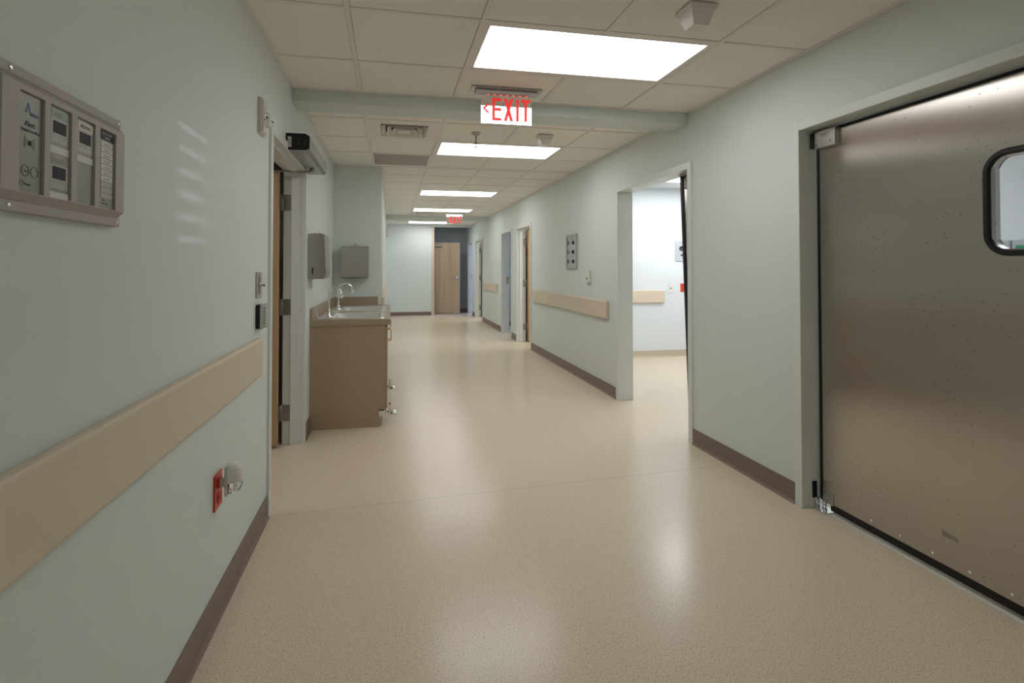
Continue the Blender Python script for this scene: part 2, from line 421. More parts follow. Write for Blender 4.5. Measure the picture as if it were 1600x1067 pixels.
obj('ceiling_grid', bars, M['tbar'], ceil); obj('ceiling_void', void, M['void'], ceil)
mb = MB()
mb.box(R + WT, RY0, C, RX, RY1, C + .05)
struct('ceiling_room', mb, M['room_wall'], 'white ceiling of the bright room', 'ceiling')
mb = MB()
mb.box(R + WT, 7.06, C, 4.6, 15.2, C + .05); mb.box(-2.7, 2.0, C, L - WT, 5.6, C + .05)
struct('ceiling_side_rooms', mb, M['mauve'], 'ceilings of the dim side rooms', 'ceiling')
# painted bulkhead beams crossing below the tiles, and the header over the far recess
mb = MB(); mb.box(L, B1[0], 2.338, R, B1[1], C + .2)
struct('trim_1', mb, M['wall'], 'painted beam crossing the ceiling behind the near exit sign', 'beam')
mb = MB(); mb.box(AX, B2[0], 2.325, R, B2[1], C + .2)
struct('trim_2', mb, M['wall'], 'painted beam crossing the ceiling behind the far exit sign', 'beam')
mb = MB(); mb.box(1.115, EY, 2.36, R, EY + .12, C + .2)
struct('trim_3', mb, M['wall'], 'short painted header above the far recess', 'beam')
mb = MB(); mb.box(1.09, EY - .012, 0, 1.162, EY + .13, C - .03, .004)
struct('trim_4', mb, M['rail'], 'tall tan corner guard on the end wall edge', 'corner guard')

# ------------------------------------------------------------------ baseboards
BH = .112
def base_x(mb, xf, sgn, y0, y1, h=BH):
    mb.prism([(xf, y0, 0), (xf + sgn * .018, y0, 0), (xf + sgn * .012, y0, .006), (xf + sgn * .006, y0, .016), (xf + sgn * .005, y0, h), (xf, y0, h)], (0, y1 - y0, 0))
def base_y(mb, yf, sgn, x0, x1, h=BH):
    mb.prism([(x0, yf, 0), (x0, yf + sgn * .018, 0), (x0, yf + sgn * .012, .006), (x0, yf + sgn * .006, .016), (x0, yf + sgn * .005, h), (x0, yf, h)], (x1 - x0, 0, 0))
mb = MB(); base_x(mb, L, 1, -4.0, LD[0] - F); base_x(mb, L, 1, LD[1] + F, 4.355)
struct('baseboard_left', mb, M['base'], 'brown vinyl baseboard along the left wall', 'baseboard')
mb = MB()
ops = sorted([D1, D2, DA, DB, DC, DD]); y = -4.0
for d in ops:
    base_x(mb, R, -1, y, d[0] - F); y = d[1] + F
base_x(mb, R, -1, y, 15.06)
struct('baseboard_right', mb, M['base'], 'brown vinyl baseboard along the right wall between doorways', 'baseboard')
mb = MB(); base_y(mb, EY, -1, AX, 1.09, .1); base_x(mb, AX, 1, AY, EY)
struct('baseboard_end', mb, M['base'], 'brown vinyl baseboard under the far end wall', 'baseboard')
mb = MB(); base_y(mb, 15.06, -1, .72, R, .1)
struct('baseboard_recess', mb, M['base'], 'brown vinyl baseboard behind the far wooden door', 'baseboard')
mb = MB()
mb.prism([(R + WT, RY1, 0), (R + WT, RY1 - .05, 0), (R + WT, RY1 - .02, .008), (R + WT, RY1 - .008, .03), (R + WT, RY1 - .006, .1), (R + WT, RY1, .1)], (RX - R - WT, 0, 0))
base_x(mb, RX, -1, RY0, RY1, .1)
struct('baseboard_room', mb, M['cove'], 'tan coved base in the bright room', 'baseboard')

# ------------------------------------------------------------------ door frames and doors
def frame_mb(xf, sgn, d, stop=True, extra=.013):
    """hollow metal frame; xf = corridor wall face, sgn = direction into the room"""
    y0, y1, zt = d; xa = xf - sgn * extra; xb = xf + sgn * (WT + extra)
    mb = MB()
    mb.box(xa, y0 - F, 0, xb, y0, zt + F, .002, 1); mb.box(xa, y1, 0, xb, y1 + F, zt + F, .002, 1)
    mb.box(xa, y0 - .0005, zt, xb, y1 + .0005, zt + F, .002, 1)
    if stop:
        sa = xf + sgn * .03; sb = xf + sgn * .088
        mb.box(sa, y0 - .001, 0, sb, y0 + .016, zt, .0015, 1); mb.box(sa, y1 - .016, 0, sb, y1 + .001, zt, .0015, 1)
        mb.box(sa, y0, zt - .016, sb, y1, zt + .001, .0015, 1)
    return mb
def hinge(parent, x, y, z, sgn):
    """butt hinge: plate on the far jamb, knuckle, plate on the leaf edge"""
    mb = MB()
    mb.box(x - sgn * .05, y - .003, z - .058, x, y + .002, z + .058)
    mb.cyl((x + sgn * .008, y - .008, z - .06), (x + sgn * .008, y - .008, z + .06), .0075, 10)
    mb.box(x + sgn * .012, y - .055, z - .058, x + sgn * .0165, y - .01, z + .058)
    for dz in (-.036, 0, .036):
        for q in (.018, .036): mb.lathe((x - sgn * q, y - .003, z + dz), (0, -1, 0), [(.0042, 0), (.003, .0012)], 8)
    return obj('hinge', mb, M['hinge'], parent)

# left door: amber wood leaf swung into the dark room
d = thing('door_1', 'amber wooden door standing open in the left doorway under the operator', 'door', (L, 3.5, 0), None, 'structure')
obj('door_frame', frame_mb(L, -1, LD), M['frame'], d)
mb = MB(); mb.box(-1.69, 3.975, .018, -.776, 4.02, 1.972, .003, 1)
lf = obj('door_leaf', mb, M['oak'], d)
for z in (1.748, .99, .228): hinge(d, -.757, 4.058, z, -1)
mb = MB(); mb.box(-1.62, 3.93, .93, -1.58, 3.978, 1.05, .003); mb.tube([(-1.6, 3.975, .99), (-1.6, 3.93, .99), (-1.49, 3.925, .99)], .009)
obj('door_handle', mb, M['satin'], d)
mb = MB(); mb.tube([(-.555, 3.98, 1.985), (-.565, 3.985, 1.968), (-.62, 3.99, 1.965), (-.85, 3.955, 1.962), (-1.1, 3.95, 1.94)], .007, 8)
arm = mb

# stainless traffic door, closed, near right
d = thing('door_2', 'closed stainless steel traffic door with black edged window on the right', 'door', (R, 1.8, 0), None, 'structure')
obj('door_frame', frame_mb(R, 1, D1, False), M['frame'], d)
XL0 = 2.25
yh, yl, zb, ztp = 2.418, 1.20, .05, 1.99
wy0, wy1, wz0, wz1 = 1.315, 1.595, 1.348, 1.694     # window opening
mb = MB()
for (a, b, c_, e) in ((yl, yh, zb, wz0), (yl, yh, wz1, ztp), (yl, wy0, wz0, wz1), (wy1, yh, wz0, wz1)):
    mb.box(XL0, a, c_, XL0 + .04, b, e)
obj('door_leaf', mb, M['steel'], d)
def rrect(y0, y1, z0, z1, r, x, n=8):
    pts = []
    for cy, cz, a0 in ((y1 - r, z1 - r, 0), (y0 + r, z1 - r, 90), (y0 + r, z0 + r, 180), (y1 - r, z0 + r, 270)):
        for k in range(n + 1):
            a = math.radians(a0 + 90 * k / n); pts.append((x, cy + r * math.cos(a), cz + r * math.sin(a)))
    return pts
mb = MB()
g = lambda off, x: rrect(wy0 - .028 + off, wy1 + .028 - off, wz0 - .028 + off, wz1 + .028 - off, max(.085 - off, .01), x)
mb.rings([g(0, XL0 + .001), g(0, XL0 - .006), g(.005, XL0 - .010), g(.018, XL0 - .010), g(.023, XL0 - .006), g(.024, XL0 + .005)], False)
obj('window_gasket', mb, M['black'], d)
mb = MB(); mb.rings([g(.0235, XL0 + .004), g(.0245, XL0 + .036)], False); obj('window_reveal', mb, M['satin'], d, label='bare metal reveal inside the window gasket')
mb = MB(); mb.rings([g(.025, XL0 + .034), g(.021, XL0 + .046), g(0, XL0 + .046), g(0, XL0 + .039)], False)
obj('window_gasket', mb, M['black'], d)
mb = MB(); mb.prism(g(.0235, XL0 + .012), (.005, 0, 0)); obj('window_pane', mb, M['glass'], d)
mb = MB()
mb.box(XL0 + .006, yh, .05, XL0 + .034, yh + .012, ztp, .004); mb.box(XL0 + .002, yl, ztp, XL0 + .038, yh + .012, 2.006, .004)
mb.box(XL0 - .001, yl, .014, XL0 + .041, yh - .05, zb, .003); mb.box(XL0 + .006, yl - .014, .05, XL0 + .034, yl, ztp, .004)
mb.box(XL0 - .004, yh - .003, .05, XL0 + .006, yh + .014, ztp, .003)
obj('edge_gasket', mb, M['black'], d, label='black rubber gasket round the stainless door')
mb = MB(); mb.box(XL0 - .034, 2.282, 1.905, XL0, yh - .006, 1.996, .003)
hs = obj('hinge_housing', mb, M['satin'], d)
mb = MB(); mb.box(XL0 - .0348, 2.315, 1.953, XL0 - .034, 2.39, 1.982); obj('housing_label', mb, M['alarmlite'], hs)
mb = MB()
for k, (yy, w) in enumerate(((2.35, .05), (2.352, .034), (2.352, .038))): mb.box(XL0 - .0352, yy - w / 2, 1.973 - k * .006, XL0 - .0346, yy + w / 2, 1.9755 - k * .006)
mb.lathe((XL0 - .034, 2.40, 1.925), (-1, 0, 0), [(.004, 0), (.003, .002)], 8); mb.lathe((XL0 - .034, 2.31, 1.935), (-1, 0, 0), [(.004, 0), (.003, .002)], 8)
obj('housing_marks', mb, M['ink'], hs)
mb = MB(); mb.box(R + .05, D1[1] - .006, 1.915, R + .085, D1[1], 1.998, .002); mb.box(R + .075, 2.40, 1.994, R + .1, D1[1], 2.009)
mb.lathe((R + .068, D1[1] - .006, 1.94), (0, -1, 0), [(.005, 0), (.003, .003)], 8)
obj('top_bracket', mb, M['hinge'], d)
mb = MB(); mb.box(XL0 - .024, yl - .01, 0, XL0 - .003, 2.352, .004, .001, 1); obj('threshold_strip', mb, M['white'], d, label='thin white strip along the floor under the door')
mb = MB(); mb.box(XL0 - .006, 2.348, .045, XL0, 2.412, .108, .001, 1)
bp = obj('hinge_plate', mb, M['satin'], d)
mb = MB()
for yy, zz in ((2.402, .092), (2.36, .085), (2.378, .072)): mb.lathe((XL0 - .006, yy, zz), (-1, 0, 0), [(.007, 0), (.0065, .002), (.003, .004)], 10)
obj('bolt', mb, M['hinge'], bp)
mb = MB(); mb.box(R + .045, 2.36, 0, R + .125, D1[1] - .001, .006, .001, 1); mb.box(R + .062, D1[1] - .006, 0, R + .125, D1[1] - .001, .055)
mb.cyl((R + .1, 2.415, .005), (R + .1, 2.415, .05), .012); mb.lathe((R + .062, 2.39, .006), (0, 0, 1), [(.008, 0), (.007, .004), (.003, .006)], 10)
obj('floor_pivot', mb, M['chrome'], d)
mb = MB(); mb.box(R + .05, D1[1] - .006, .055, R + .075, D1[1] - .001, .14); obj('pivot_cover', mb, M['black'], d)
for k in range(6):
    mb = MB(); mb.lathe((XL0, 2.275 - .145 * k, .072), (-1, 0, 0), [(.0065, 0), (.0058, .0022), (.003, .0036)], 10); obj('rivet', mb, M['chrome'], d)
# scuffed rub mark on the lower sheet
mb = MB(); mb.prism([(XL0 - .0004, 1.80, .165), (XL0 - .0004, 1.735, .168), (XL0 - .0004, 1.74, .184), (XL0 - .0004, 1.802, .19)], (.0003, 0, 0)); obj('scuff_mark', mb, M['hinge'], d)

# stainless traffic door standing open into the bright room
d = thing('door_3', 'stainless steel traffic door seen edge on, open into the bright room', 'door', (R, 4.1, 0), None, 'structure')
obj('door_frame', frame_mb(R, 1, D2, False), M['frame'], d)
sh = Matrix.Identity(4); sh[1][2] = .056                # the leaf leans on its rising hinge
lx, ly = 2.245, 3.622
mb = MB(); mb.box(lx, ly, .03, lx + 1.16, ly + .04, 1.985); mb.xf(sh); obj('door_leaf', mb, M['steel'], d)
mb = MB(); mb.box(lx - .016, ly + .004, .02, lx + .001, ly + .036, 1.995, .005)
mb.box(lx, ly + .002, 1.984, lx + 1.16, ly + .038, 2.0); mb.box(lx, ly - .001, .012, lx + 1.16, ly + .041, .045); mb.xf(sh)
obj('edge_gasket', mb, M['black'], d, label='black rubber gasket on the leaf edge')
mb = MB(); mb.box(lx + .01, ly - .034, 1.895, lx + .14, ly, 1.985, .003); mb.xf(sh); obj('hinge_housing', mb, M['satin'], d)
mb = MB(); mb.box(R + .03, D2[0], 1.9, R + .08, D2[0] + .006, 2.0); mb.box(R + .05, D2[0], 1.985, lx + .02, ly + .12, 2.0); obj('top_bracket', mb, M['hinge'], d)
mb = MB(); mb.box(R + .045, D2[0], 0, R + .125, D2[0] + .09, .006, .001, 1); mb.cyl((R + .09, D2[0] + .06, .005), (R + .09, D2[0] + .09, .03), .011); obj('floor_pivot', mb, M['chrome'], d)

def wood_open_door(name, label, dd, leaf_label=None):
    d = thing(name, label, 'door', (R, dd[1], 0), None, 'structure')
    obj('door_frame', frame_mb(R, 1, dd), M['frame'], d)
    mb = MB(); y = dd[1] - .038
    mb.box(R + WT + .03, y - .045, .018, R + WT + .03 + (dd[1] - dd[0]) - .01, y, dd[2] - .008, .003, 1)
    obj('door_leaf', mb, M['oak'], d)
    for z in (dd[2] - .22, 1.0, .25): hinge(d, R + WT + .011, dd[1] - .002, z, 1)
    mb = MB(); hx = R + WT + .03 + (dd[1] - dd[0]) - .08
    mb.lathe((hx, y - .045, 1.0), (0, -1, 0), [(.03, 0), (.028, .008), (.012, .01), (.01, .045)]); mb.tube([(hx, y - .09, 1.0), (hx - .11, y - .092, 1.0)], .009)
    obj('door_handle', mb, M['satin'], d)
    return d
dA = wood_open_door('door_4', 'amber wooden door open in the doorway next to the long right handrail', DA)
mb = MB(); mb.box(R + WT + .026, DA[1] - .08, 1.5, R + WT + .03, DA[1] - .045, 1.62); obj('fire_label', mb, M['redink'], dA)
d = thing('door_5', 'doorway without a visible leaf beside the amber door, blue light inside', 'doorway', (R, DB[1], 0), None, 'structure')
obj('door_frame', frame_mb(R, 1, DB), M['frame'], d)
mb = MB(); mb.box(R + .09, DB[1] - .003, .955, R + .125, DB[1] + .001, 1.09); obj('strike_plate', mb, M['brass'], d)
wood_open_door('door_6', 'wooden door open in the farther doorway past the short right handrail', DC)
d = thing('door_7', 'last doorway on the right glowing with blue daylight', 'doorway', (R, DD[1], 0), None, 'structure')
obj('door_frame', frame_mb(R, 1, DD), M['frame'], d)
mb = MB(); mb.box(R + .09, DD[1] - .003, .955, R + .125, DD[1] + .001, 1.09); obj('strike_plate', mb, M['hinge'], d)

# far wooden door, leaf facing the camera
d = thing('door_8', 'pale maple door with closer and lever at the far end of the corridor', 'door', (1.5, 14.52, 0), None, 'structure')
mb = MB(); mb.box(.985, 14.50, .012, 1.898, 14.545, 1.962, .003, 1); obj('door_leaf', mb, M['maple'], d)
mb = MB(); mb.lathe((1.80, 14.50, 1.0), (0, -1, 0), [(.034, 0), (.032, .009), (.014, .012), (.012, .05)]); mb.tube([(1.80, 14.455, 1.0), (1.75, 14.45, 1.0), (1.67, 14.455, .995)], [.011, .012, .009])
obj('door_handle', mb, M['satin'], d)
mb = MB(); mb.box(1.08, 14.44, 1.845, 1.40, 14.50, 1.90, .006); cl = obj('door_closer', mb, M['hinge'], d)
mb = MB(); mb.cyl((1.31, 14.47, 1.9), (1.31, 14.47, 1.93), .014); mb.box(1.0, 14.43, 1.915, 1.32, 14.455, 1.927); obj('closer_arm', mb, M['hinge'], cl)

# ------------------------------------------------------------------ door operator over the left door
op = thing('door_operator', 'long metal automatic door operator with black end cap above the left doorway', 'door operator', (L, 3.75, 2.03))
oy0, oy1 = 3.345, 4.21
prof = [(L, 1.986), (-.505, 1.986), (-.479, 1.996), (-.479, 2.072), (-.505, 2.086), (L, 2.086)]
mb = MB(); mb.prism([(x, oy0 + .004, z) for x, z in prof], (0, oy1 - oy0 - .004, 0)); obj('housing', mb, M['alu'], op)
mb = MB()
for z in (2.01, 2.022, 2.034, 2.046, 2.058): mb.box(-.4795, oy0 + .006, z - .0012, -.4775, oy1 - .002, z + .0012)
obj('front_rib', mb, M['alu'], op)
mb = MB(); mb.prism([(x, oy1, z) for x, z in prof], (0, .004, 0)); obj('end_cap', mb, M['blackp'], op, label='black end cap at the far end')
mb = MB(); mb.prism([(x, oy0 - .003, z) for x, z in prof], (0, .007, 0)); cap = obj('end_cap', mb, M['blackp'], op, label='black end cap at the near end')
mb = MB(); mb.box(-.604, oy0 - .0036, 2.002, -.583, oy0 - .003, 2.064); obj('end_label', mb, M['white2'], cap)
mb = MB()
for k in range(5): mb.box(-.601 + .0034 * k, oy0 - .004, 2.012, -.5995 + .0034 * k, oy0 - .0036, 2.058 if k % 2 else 2.05)
obj('label_print', mb, M['greybutton'], cap)
for xx, zz in ((-.543, 2.044), (-.541, 2.022), (-.506, 2.042), (-.51, 2.024)):
    mb = MB(); mb.box(xx, oy0 - .004, zz, xx + .005, oy0 - .003, zz + .004); obj('rocker_switch', mb, M['alu'], cap)
mb = MB(); mb.cyl((-.553, 3.98, 1.966), (-.553, 3.98, 1.988), .018); obj('drive_spindle', mb, M['hinge'], op)
obj('door_arm', arm, M['hinge'], op)

# ------------------------------------------------------------------ ceiling lights
M['lens_room_dim'] = lens_mat('room_lens', LIGHT * 1.0, (.97, .99, 1))
def troffer(lx, ly, label, zc=C, m='lens', grp='recessed corridor ceiling lights'):
    t = thing('ceiling_light', label, 'ceiling light', (lx + T, ly + T / 2, zc), grp)
    a = .03; x0, x1, y0, y1 = lx + .012, lx + 2 * T - .012, ly + .012, ly + T - .012
    mb = MB()
    mb.box(x0, y0, zc + .001, x1, y0 + a, zc + .02); mb.box(x0, y1 - a, zc + .001, x1, y1, zc + .02)
    mb.box(x0, y0 + a, zc + .001, x0 + a, y1 - a, zc + .02); mb.box(x1 - a, y0 + a, zc + .001, x1, y1 - a, zc + .02)
    obj('frame', mb, M['tbar'], t)
    mb = MB(); mb.box(x0 + a, y0 + a, zc + .006, x1 - a, y1 - a, zc + .012); obj('diffuser', mb, M[m], t)
    return t
tl = ['large glowing ceiling light nearest the viewer, before the near exit sign',
      'glowing ceiling light just past the first beam, behind the sprinkler',
      'third glowing ceiling light along the corridor, halfway down',
      'glowing ceiling light just before the far exit sign',
      'last glowing ceiling light, partly hidden by the far exit sign']
for (lx, ly), s in zip(LIGHTS[:5], tl): troffer(lx, ly, s)
troffer(*LIGHTS[5], 'ceiling light in the corridor just behind the viewer')
t = troffer(3.25, 5.75, 'bright ceiling light in the room past the open stainless door', C - .022, 'lens_room', 'bright room ceiling lights')
troffer(3.0, 3.7, 'ceiling light in the middle of the bright room', C - .022, 'lens_room_dim', 'bright room ceiling lights')
troffer(3.0, 1.6, 'ceiling light in the room behind the closed stainless door', C - .022, 'lens_room_dim', 'bright room ceiling lights')

# ------------------------------------------------------------------ vents
def vent(vx, vy, label, s0=.19, off=(0, 0)):
    t = thing('ceiling_vent', label, 'ceiling vent', (vx + T / 2, vy + T / 2, C), 'louvred ceiling diffusers')
    cx, cy = vx + T / 2 + off[0], vy + T / 2 + off[1]
    x0, x1, y0, y1 = vx + .012, vx + T - .012, vy + .012, vy + T - .012
    mb = MB()
    mb.box(x0, y0, C + .001, cx - s0, y1, C + .004); mb.box(cx + s0, y0, C + .001, x1, y1, C + .004)
    mb.box(cx - s0, y0, C + .001, cx + s0, cy - s0, C + .004); mb.box(cx - s0, cy + s0, C + .001, cx + s0, y1, C + .004)
    obj('face_plate', mb, M['tbar'], t)
    sq = lambda s, z: [(cx - s, cy - s, z), (cx + s, cy - s, z), (cx + s, cy + s, z), (cx - s, cy + s, z)]
    for k in range(4):
        s = s0 - .004 - k * .046
        mb = MB(); mb.rings([sq(s, C - .007), sq(s - .004, C - .008), sq(max(s - .034, .004), C + .03), sq(max(s - .03, .008), C + .031)] if s > .05 else [sq(s, C - .007), sq(s * .9, C - .004), sq(.004, C - .002)], s <= .05)
        obj('louver', mb, M['tbar'], t)
    mb = MB(); mb.box(x0, y0, C + .07, x1, y1, C + .075); obj('duct_back', mb, M['void'], t)
    return t
vent(*VENTS[0], 'square louvred ceiling vent beside the second light, past the first beam')
vent(*VENTS[1], 'small far ceiling vent beside the far exit sign')
t = thing('return_grille', 'grey perforated return air panel in the ceiling beyond the near vent', 'ceiling vent', (RET[0] + T / 2, RET[1] + T / 2, C))
def perf():
    m = bpy.data.materials.new('perforated_grey_metal'); m.use_nodes = True
    nt = m.node_tree; b = nt.nodes['Principled BSDF']; ln = nt.links.new
    tc = nt.nodes.new('ShaderNodeTexCoord'); vo = nt.nodes.new('ShaderNodeTexVoronoi'); vo.inputs['Scale'].default_value = 110; vo.inputs['Randomness'].default_value = 0
    r = nt.nodes.new('ShaderNodeValToRGB'); e = r.color_ramp.elements; e[0].position = .36; e[0].color = lin(92, 84, 80); e[1].position = .42; e[1].color = lin(184, 174, 168)
    ln(tc.outputs['Object'], vo.inputs['Vector']); ln(vo.outputs['Distance'], r.inputs['Fac']); ln(r.outputs['Color'], b.inputs['Base Color'])
    return m
mb = MB(); mb.box(RET[0] + .022, RET[1] + .022, C + .002, RET[0] + T - .022, RET[1] + T - .022, C + .006); obj('perforated_panel', mb, perf(), t)
mb = MB()
for a, b, c_, e in ((.012, .012, T - .012, .024), (.012, T - .024, T - .012, T - .012), (.012, .024, .024, T - .024), (T - .024, .024, T - .012, T - .024)):
    mb.box(RET[0] + a, RET[1] + b, C, RET[0] + c_, RET[1] + e, C + .01)
obj('frame', mb, M['tbar'], t)

# ------------------------------------------------------------------ detectors and sprinkler
def detector(x, y, label):
    t = thing('motion_detector', label, 'detector', (x, y, C), 'square ceiling detectors')
    mb = MB(); mb.box(x - .066, y - .066, C - .014, x + .066, y + .066, C - .001, .003); obj('base_plate', mb, M['detector'], t)
    sq = lambda s, z, o=0: [(x - s, y - s + o, z), (x + s, y - s + o, z), (x + s, y + s, z), (x - s, y + s, z)]
    mb = MB(); mb.rings([sq(.058, C - .012), sq(.058, C - .024), sq(.05, C - .03), sq(.05, C - .036)]); obj('collar', mb, M['detector'], t)
    mb = MB(); mb.rings([sq(.05, C - .034), sq(.047, C - .05), sq(.036, C - .083), sq(.033, C - .085)]); obj('sensor_housing', mb, M['detector'], t)
    return t
detector(1.322, 2.09, 'square tapered ceiling detector above and right of the nearest light')
detector(1.315, 4.40, 'square tapered ceiling detector in front of the second light')
t = thing('sprinkler', 'slim pendant sprinkler on a square white plate in front of the second light', 'sprinkler', (.712, 4.405, C))
mb = MB(); mb.box(.677, 4.37, C - .008, .747, 4.44, C - .0005, .002); mb.lathe((.712, 4.405, C - .006), (0, 0, -1), [(.03, 0), (.024, .012), (.012, .018)], 16); obj('escutcheon', mb, M['offwhite'], t)
mb = MB(); mb.tube([(.712, 4.405, C - .015), (.712, 4.405, C - .07), (.712, 4.405, C - .074), (.712, 4.405, C - .085)], [.0065, .0055, .008, .008], 10)
for s in (-1, 1): mb.tube([(.712 + s * .009, 4.405, C - .084), (.712 + s * .013, 4.405, C - .1), (.712 + s * .004, 4.405, C - .116)], .003, 6)
mb.cyl((.712, 4.405, C - .085), (.712, 4.405, C - .115), .003, 8); mb.lathe((.712, 4.405, C - .115), (0, 0, -1), [(.006, 0), (.015, .002), (.015, .004)], 12)
obj('sprinkler_head', mb, M['hinge'], t)

# ------------------------------------------------------------------ exit signs
def exit_sign(xc, y, label, grp='edge lit exit signs'):
    t = thing('exit_sign', label, 'exit sign', (xc, y, C), grp)
    w, zt, zb_ = .166, 2.388, 2.198
    mb = MB(); mb.box(xc - .228, y - .055, C - .006, xc + .228, y + .055, C - .0005, .002); obj('ceiling_plate', mb, M['satin'], t)
    mb = MB(); mb.box(xc - .205, y - .022, C - .034, xc + .205, y + .022, C - .005, .006)
    for s in (-1, 1): mb.box(xc + s * .17 - .001, y - .0235, C - .033, xc + s * .17 + .001, y - .0215, C - .006)
    obj('canopy', mb, M['satin'], t)
    for k in range(7):
        mb = MB(); mb.box(xc - .12 + k * .042 - .005, y - .008, C - .0350, xc - .12 + k * .042 + .005, y - .006, C - .0335); obj('lamp', mb, M['redglow'], t, label='small red lamp')
    mb = MB(); mb.box(xc - w, y - .003, zb_, xc + w, y + .003, zt); pn = obj('mirror_panel', mb, M['mirror'], t)
    # red letters
    yl_ = y - .0034; h0, h1 = zb_ + .02, zt - .026; st = .0185
    def bar(x0, z0, x1, z1, w=.0185):
        dx, dz = x1 - x0, z1 - z0; n = math.hypot(dx, dz); ox, oz = -dz / n * w / 2, dx / n * w / 2
        return [(x0 + ox, yl_, z0 + oz), (x1 + ox, yl_, z1 + oz), (x1 - ox, yl_, z1 - oz), (x0 - ox, yl_, z0 - oz)]
    def letter(polys):
        mb = MB()
        for p in polys: mb.prism(p, (0, -.0012, 0))
        obj('letter', mb, M['exitred'], pn)
    R_ = lambda x0, z0, x1, z1: [(x0, yl_, z0), (x1, yl_, z0), (x1, yl_, z1), (x0, yl_, z1)]
    x = xc - w + .072
    zm = (h0 + h1) / 2
    letter([R_(x, h0, x + st, h1), R_(x + st, h1 - st, x + .06, h1), R_(x + st, zm - st / 2, x + .06, zm + st / 2), R_(x + st, h0, x + .06, h0 + st)])
    x = xc - w + .148; s = .021
    letter([[(x, yl_, h0), (x + s, yl_, h0), (x + .062, yl_, h1), (x + .062 - s, yl_, h1)], [(x + .062 - s, yl_ - .0003, h0), (x + .062, yl_ - .0003, h0), (x + s, yl_ - .0003, h1), (x, yl_ - .0003, h1)]])
    x = xc - w + .229; letter([R_(x, h0, x + st, h1)])
    x = xc - w + .263; letter([R_(x + .0205, h0, x + .039, h1 - st), R_(x, h1 - st, x + .0595, h1)])
    x = xc - w + .01; zc_ = zm + .004
    mb = MB()
    mb.prism([(x, yl_, zc_), (x + .030, yl_, zc_ + .029), (x + .048, yl_, zc_ + .029), (x + .018, yl_, zc_)], (0, -.0012, 0))
    mb.prism([(x, yl_, zc_), (x + .018, yl_, zc_), (x + .048, yl_, zc_ - .029), (x + .030, yl_, zc_ - .029)], (0, -.0012, 0))
    obj('arrow', mb, M['exitred'], pn)
    return t
e1 = exit_sign(.731, 3.30, 'red EXIT sign with left arrow hanging before the near beam')
dup(e1, (1.33 - .731, 11.08 - 3.30, 0), 'small distant red EXIT sign hanging before the far beam')

# ------------------------------------------------------------------ handrails / wall guards
def guard_x(name, xf, sgn, y0, y1, label, z0=.772, z1=.948, grp='tan wall guards'):
    mb = MB(); mb.box(xf, y0, z0, xf + sgn * .032, y1, z1, .011, 3)
    t = tag(obj(name, mb, M['rail'], None, (xf, (y0 + y1) / 2, z0)), label, 'handrail', grp)
    return t
guard_x('handrail', L, 1, -1.5, 2.665, 'long tan wall guard on the left wall below the alarm panel')
guard_x('handrail', R, -1, 4.985, 7.82, 'tan wall guard on the right wall between the open room and the amber door', .758, .942)
guard_x('handrail', R, -1, 10.56, 12.2, 'short far tan wall guard on the right wall between two doorways', .765, .94)
guard_x('handrail', AX, 1, AY + .01, 11.9, 'tan wall guard seen end on beside the sink counter', .74, .945)
mb = MB(); mb.box(2.62, RY1, .775, 3.838, RY1 - .03, .953, .01, 3)
tag(obj('handrail', mb, M['rail'], None, (3.2, RY1, .775)), 'tan wall guard inside the bright room', 'handrail', 'tan wall guards')

# ------------------------------------------------------------------ alarm panel on the left wall
ap = thing('alarm_panel', 'grey medical gas alarm panel with four windows on the left wall', 'alarm panel', (L, 1.16, 1.49))
xo = -.586
Y0, Y1, Z0, Z1 = .935, 1.335, 1.369, 1.608
wins = [(.984, 1.047), (1.0625, 1.126), (1.1445, 1.207), (1.2245, 1.289)]
wz0_, wz1_ = 1.402, 1.567
mb = MB()
# top and bottom flanges, sloping up to the raised body
for s in (0, 1):
    zA, zB, zC = ((Z1, Z1 - .018, Z1 - .032) if s else (Z0, Z0 + .018, Z0 + .032))
    mb.prism([(L, Y0, zA), (-.598, Y0, zA), (-.598, Y0, zB), (L, Y0, zB)], (0, Y1 - Y0, 0), .002)
    mb.prism([(L, Y0 + .008, zB), (-.5985, Y0 + .008, zB), (xo, Y0 + .008, zC), (L, Y0 + .008, zC)], (0, Y1 - Y0 - .018, 0))
ys = [Y0 + .008] + [v for w in wins for v in w] + [Y1 - .01]
for i in range(0, len(ys), 2): mb.box(L, ys[i], wz0_, xo, ys[i + 1], wz1_)
mb.box(L, Y0 + .008, wz1_, xo, Y1 - .01, Z1 - .031); mb.box(L, Y0 + .008, Z0 + .031, xo, Y1 - .01, wz0_)
obj('housing', mb, M['alarm'], ap)
mb = MB()
for yy in (Y0 + .045, Y1 - .012):
    for zz in (Z1 - .009, Z0 + .009): mb = MB(); mb.lathe((-.598, yy, zz), (1, 0, 0), [(.0042, 0), (.0038, .0012), (.0025, .0016)], 10); obj('screw', mb, M['chrome'], ap)
xp = -.5905
def pr(mb, y0, z0, y1, z1, d=.0006, x=None):
    x = xp if x is None else x
    mb.box(x - .001, y0, z0, x + d, y1, z1); return mb
RT, UP = (0, 1, 0), (0, 0, 1)
fp = []
for a, b in wins:
    mb = MB(); pr(mb, a + .0003, wz0_, b - .0003, wz1_, 0.); fp.append(obj('window_panel', mb, M['alarmface'], ap))
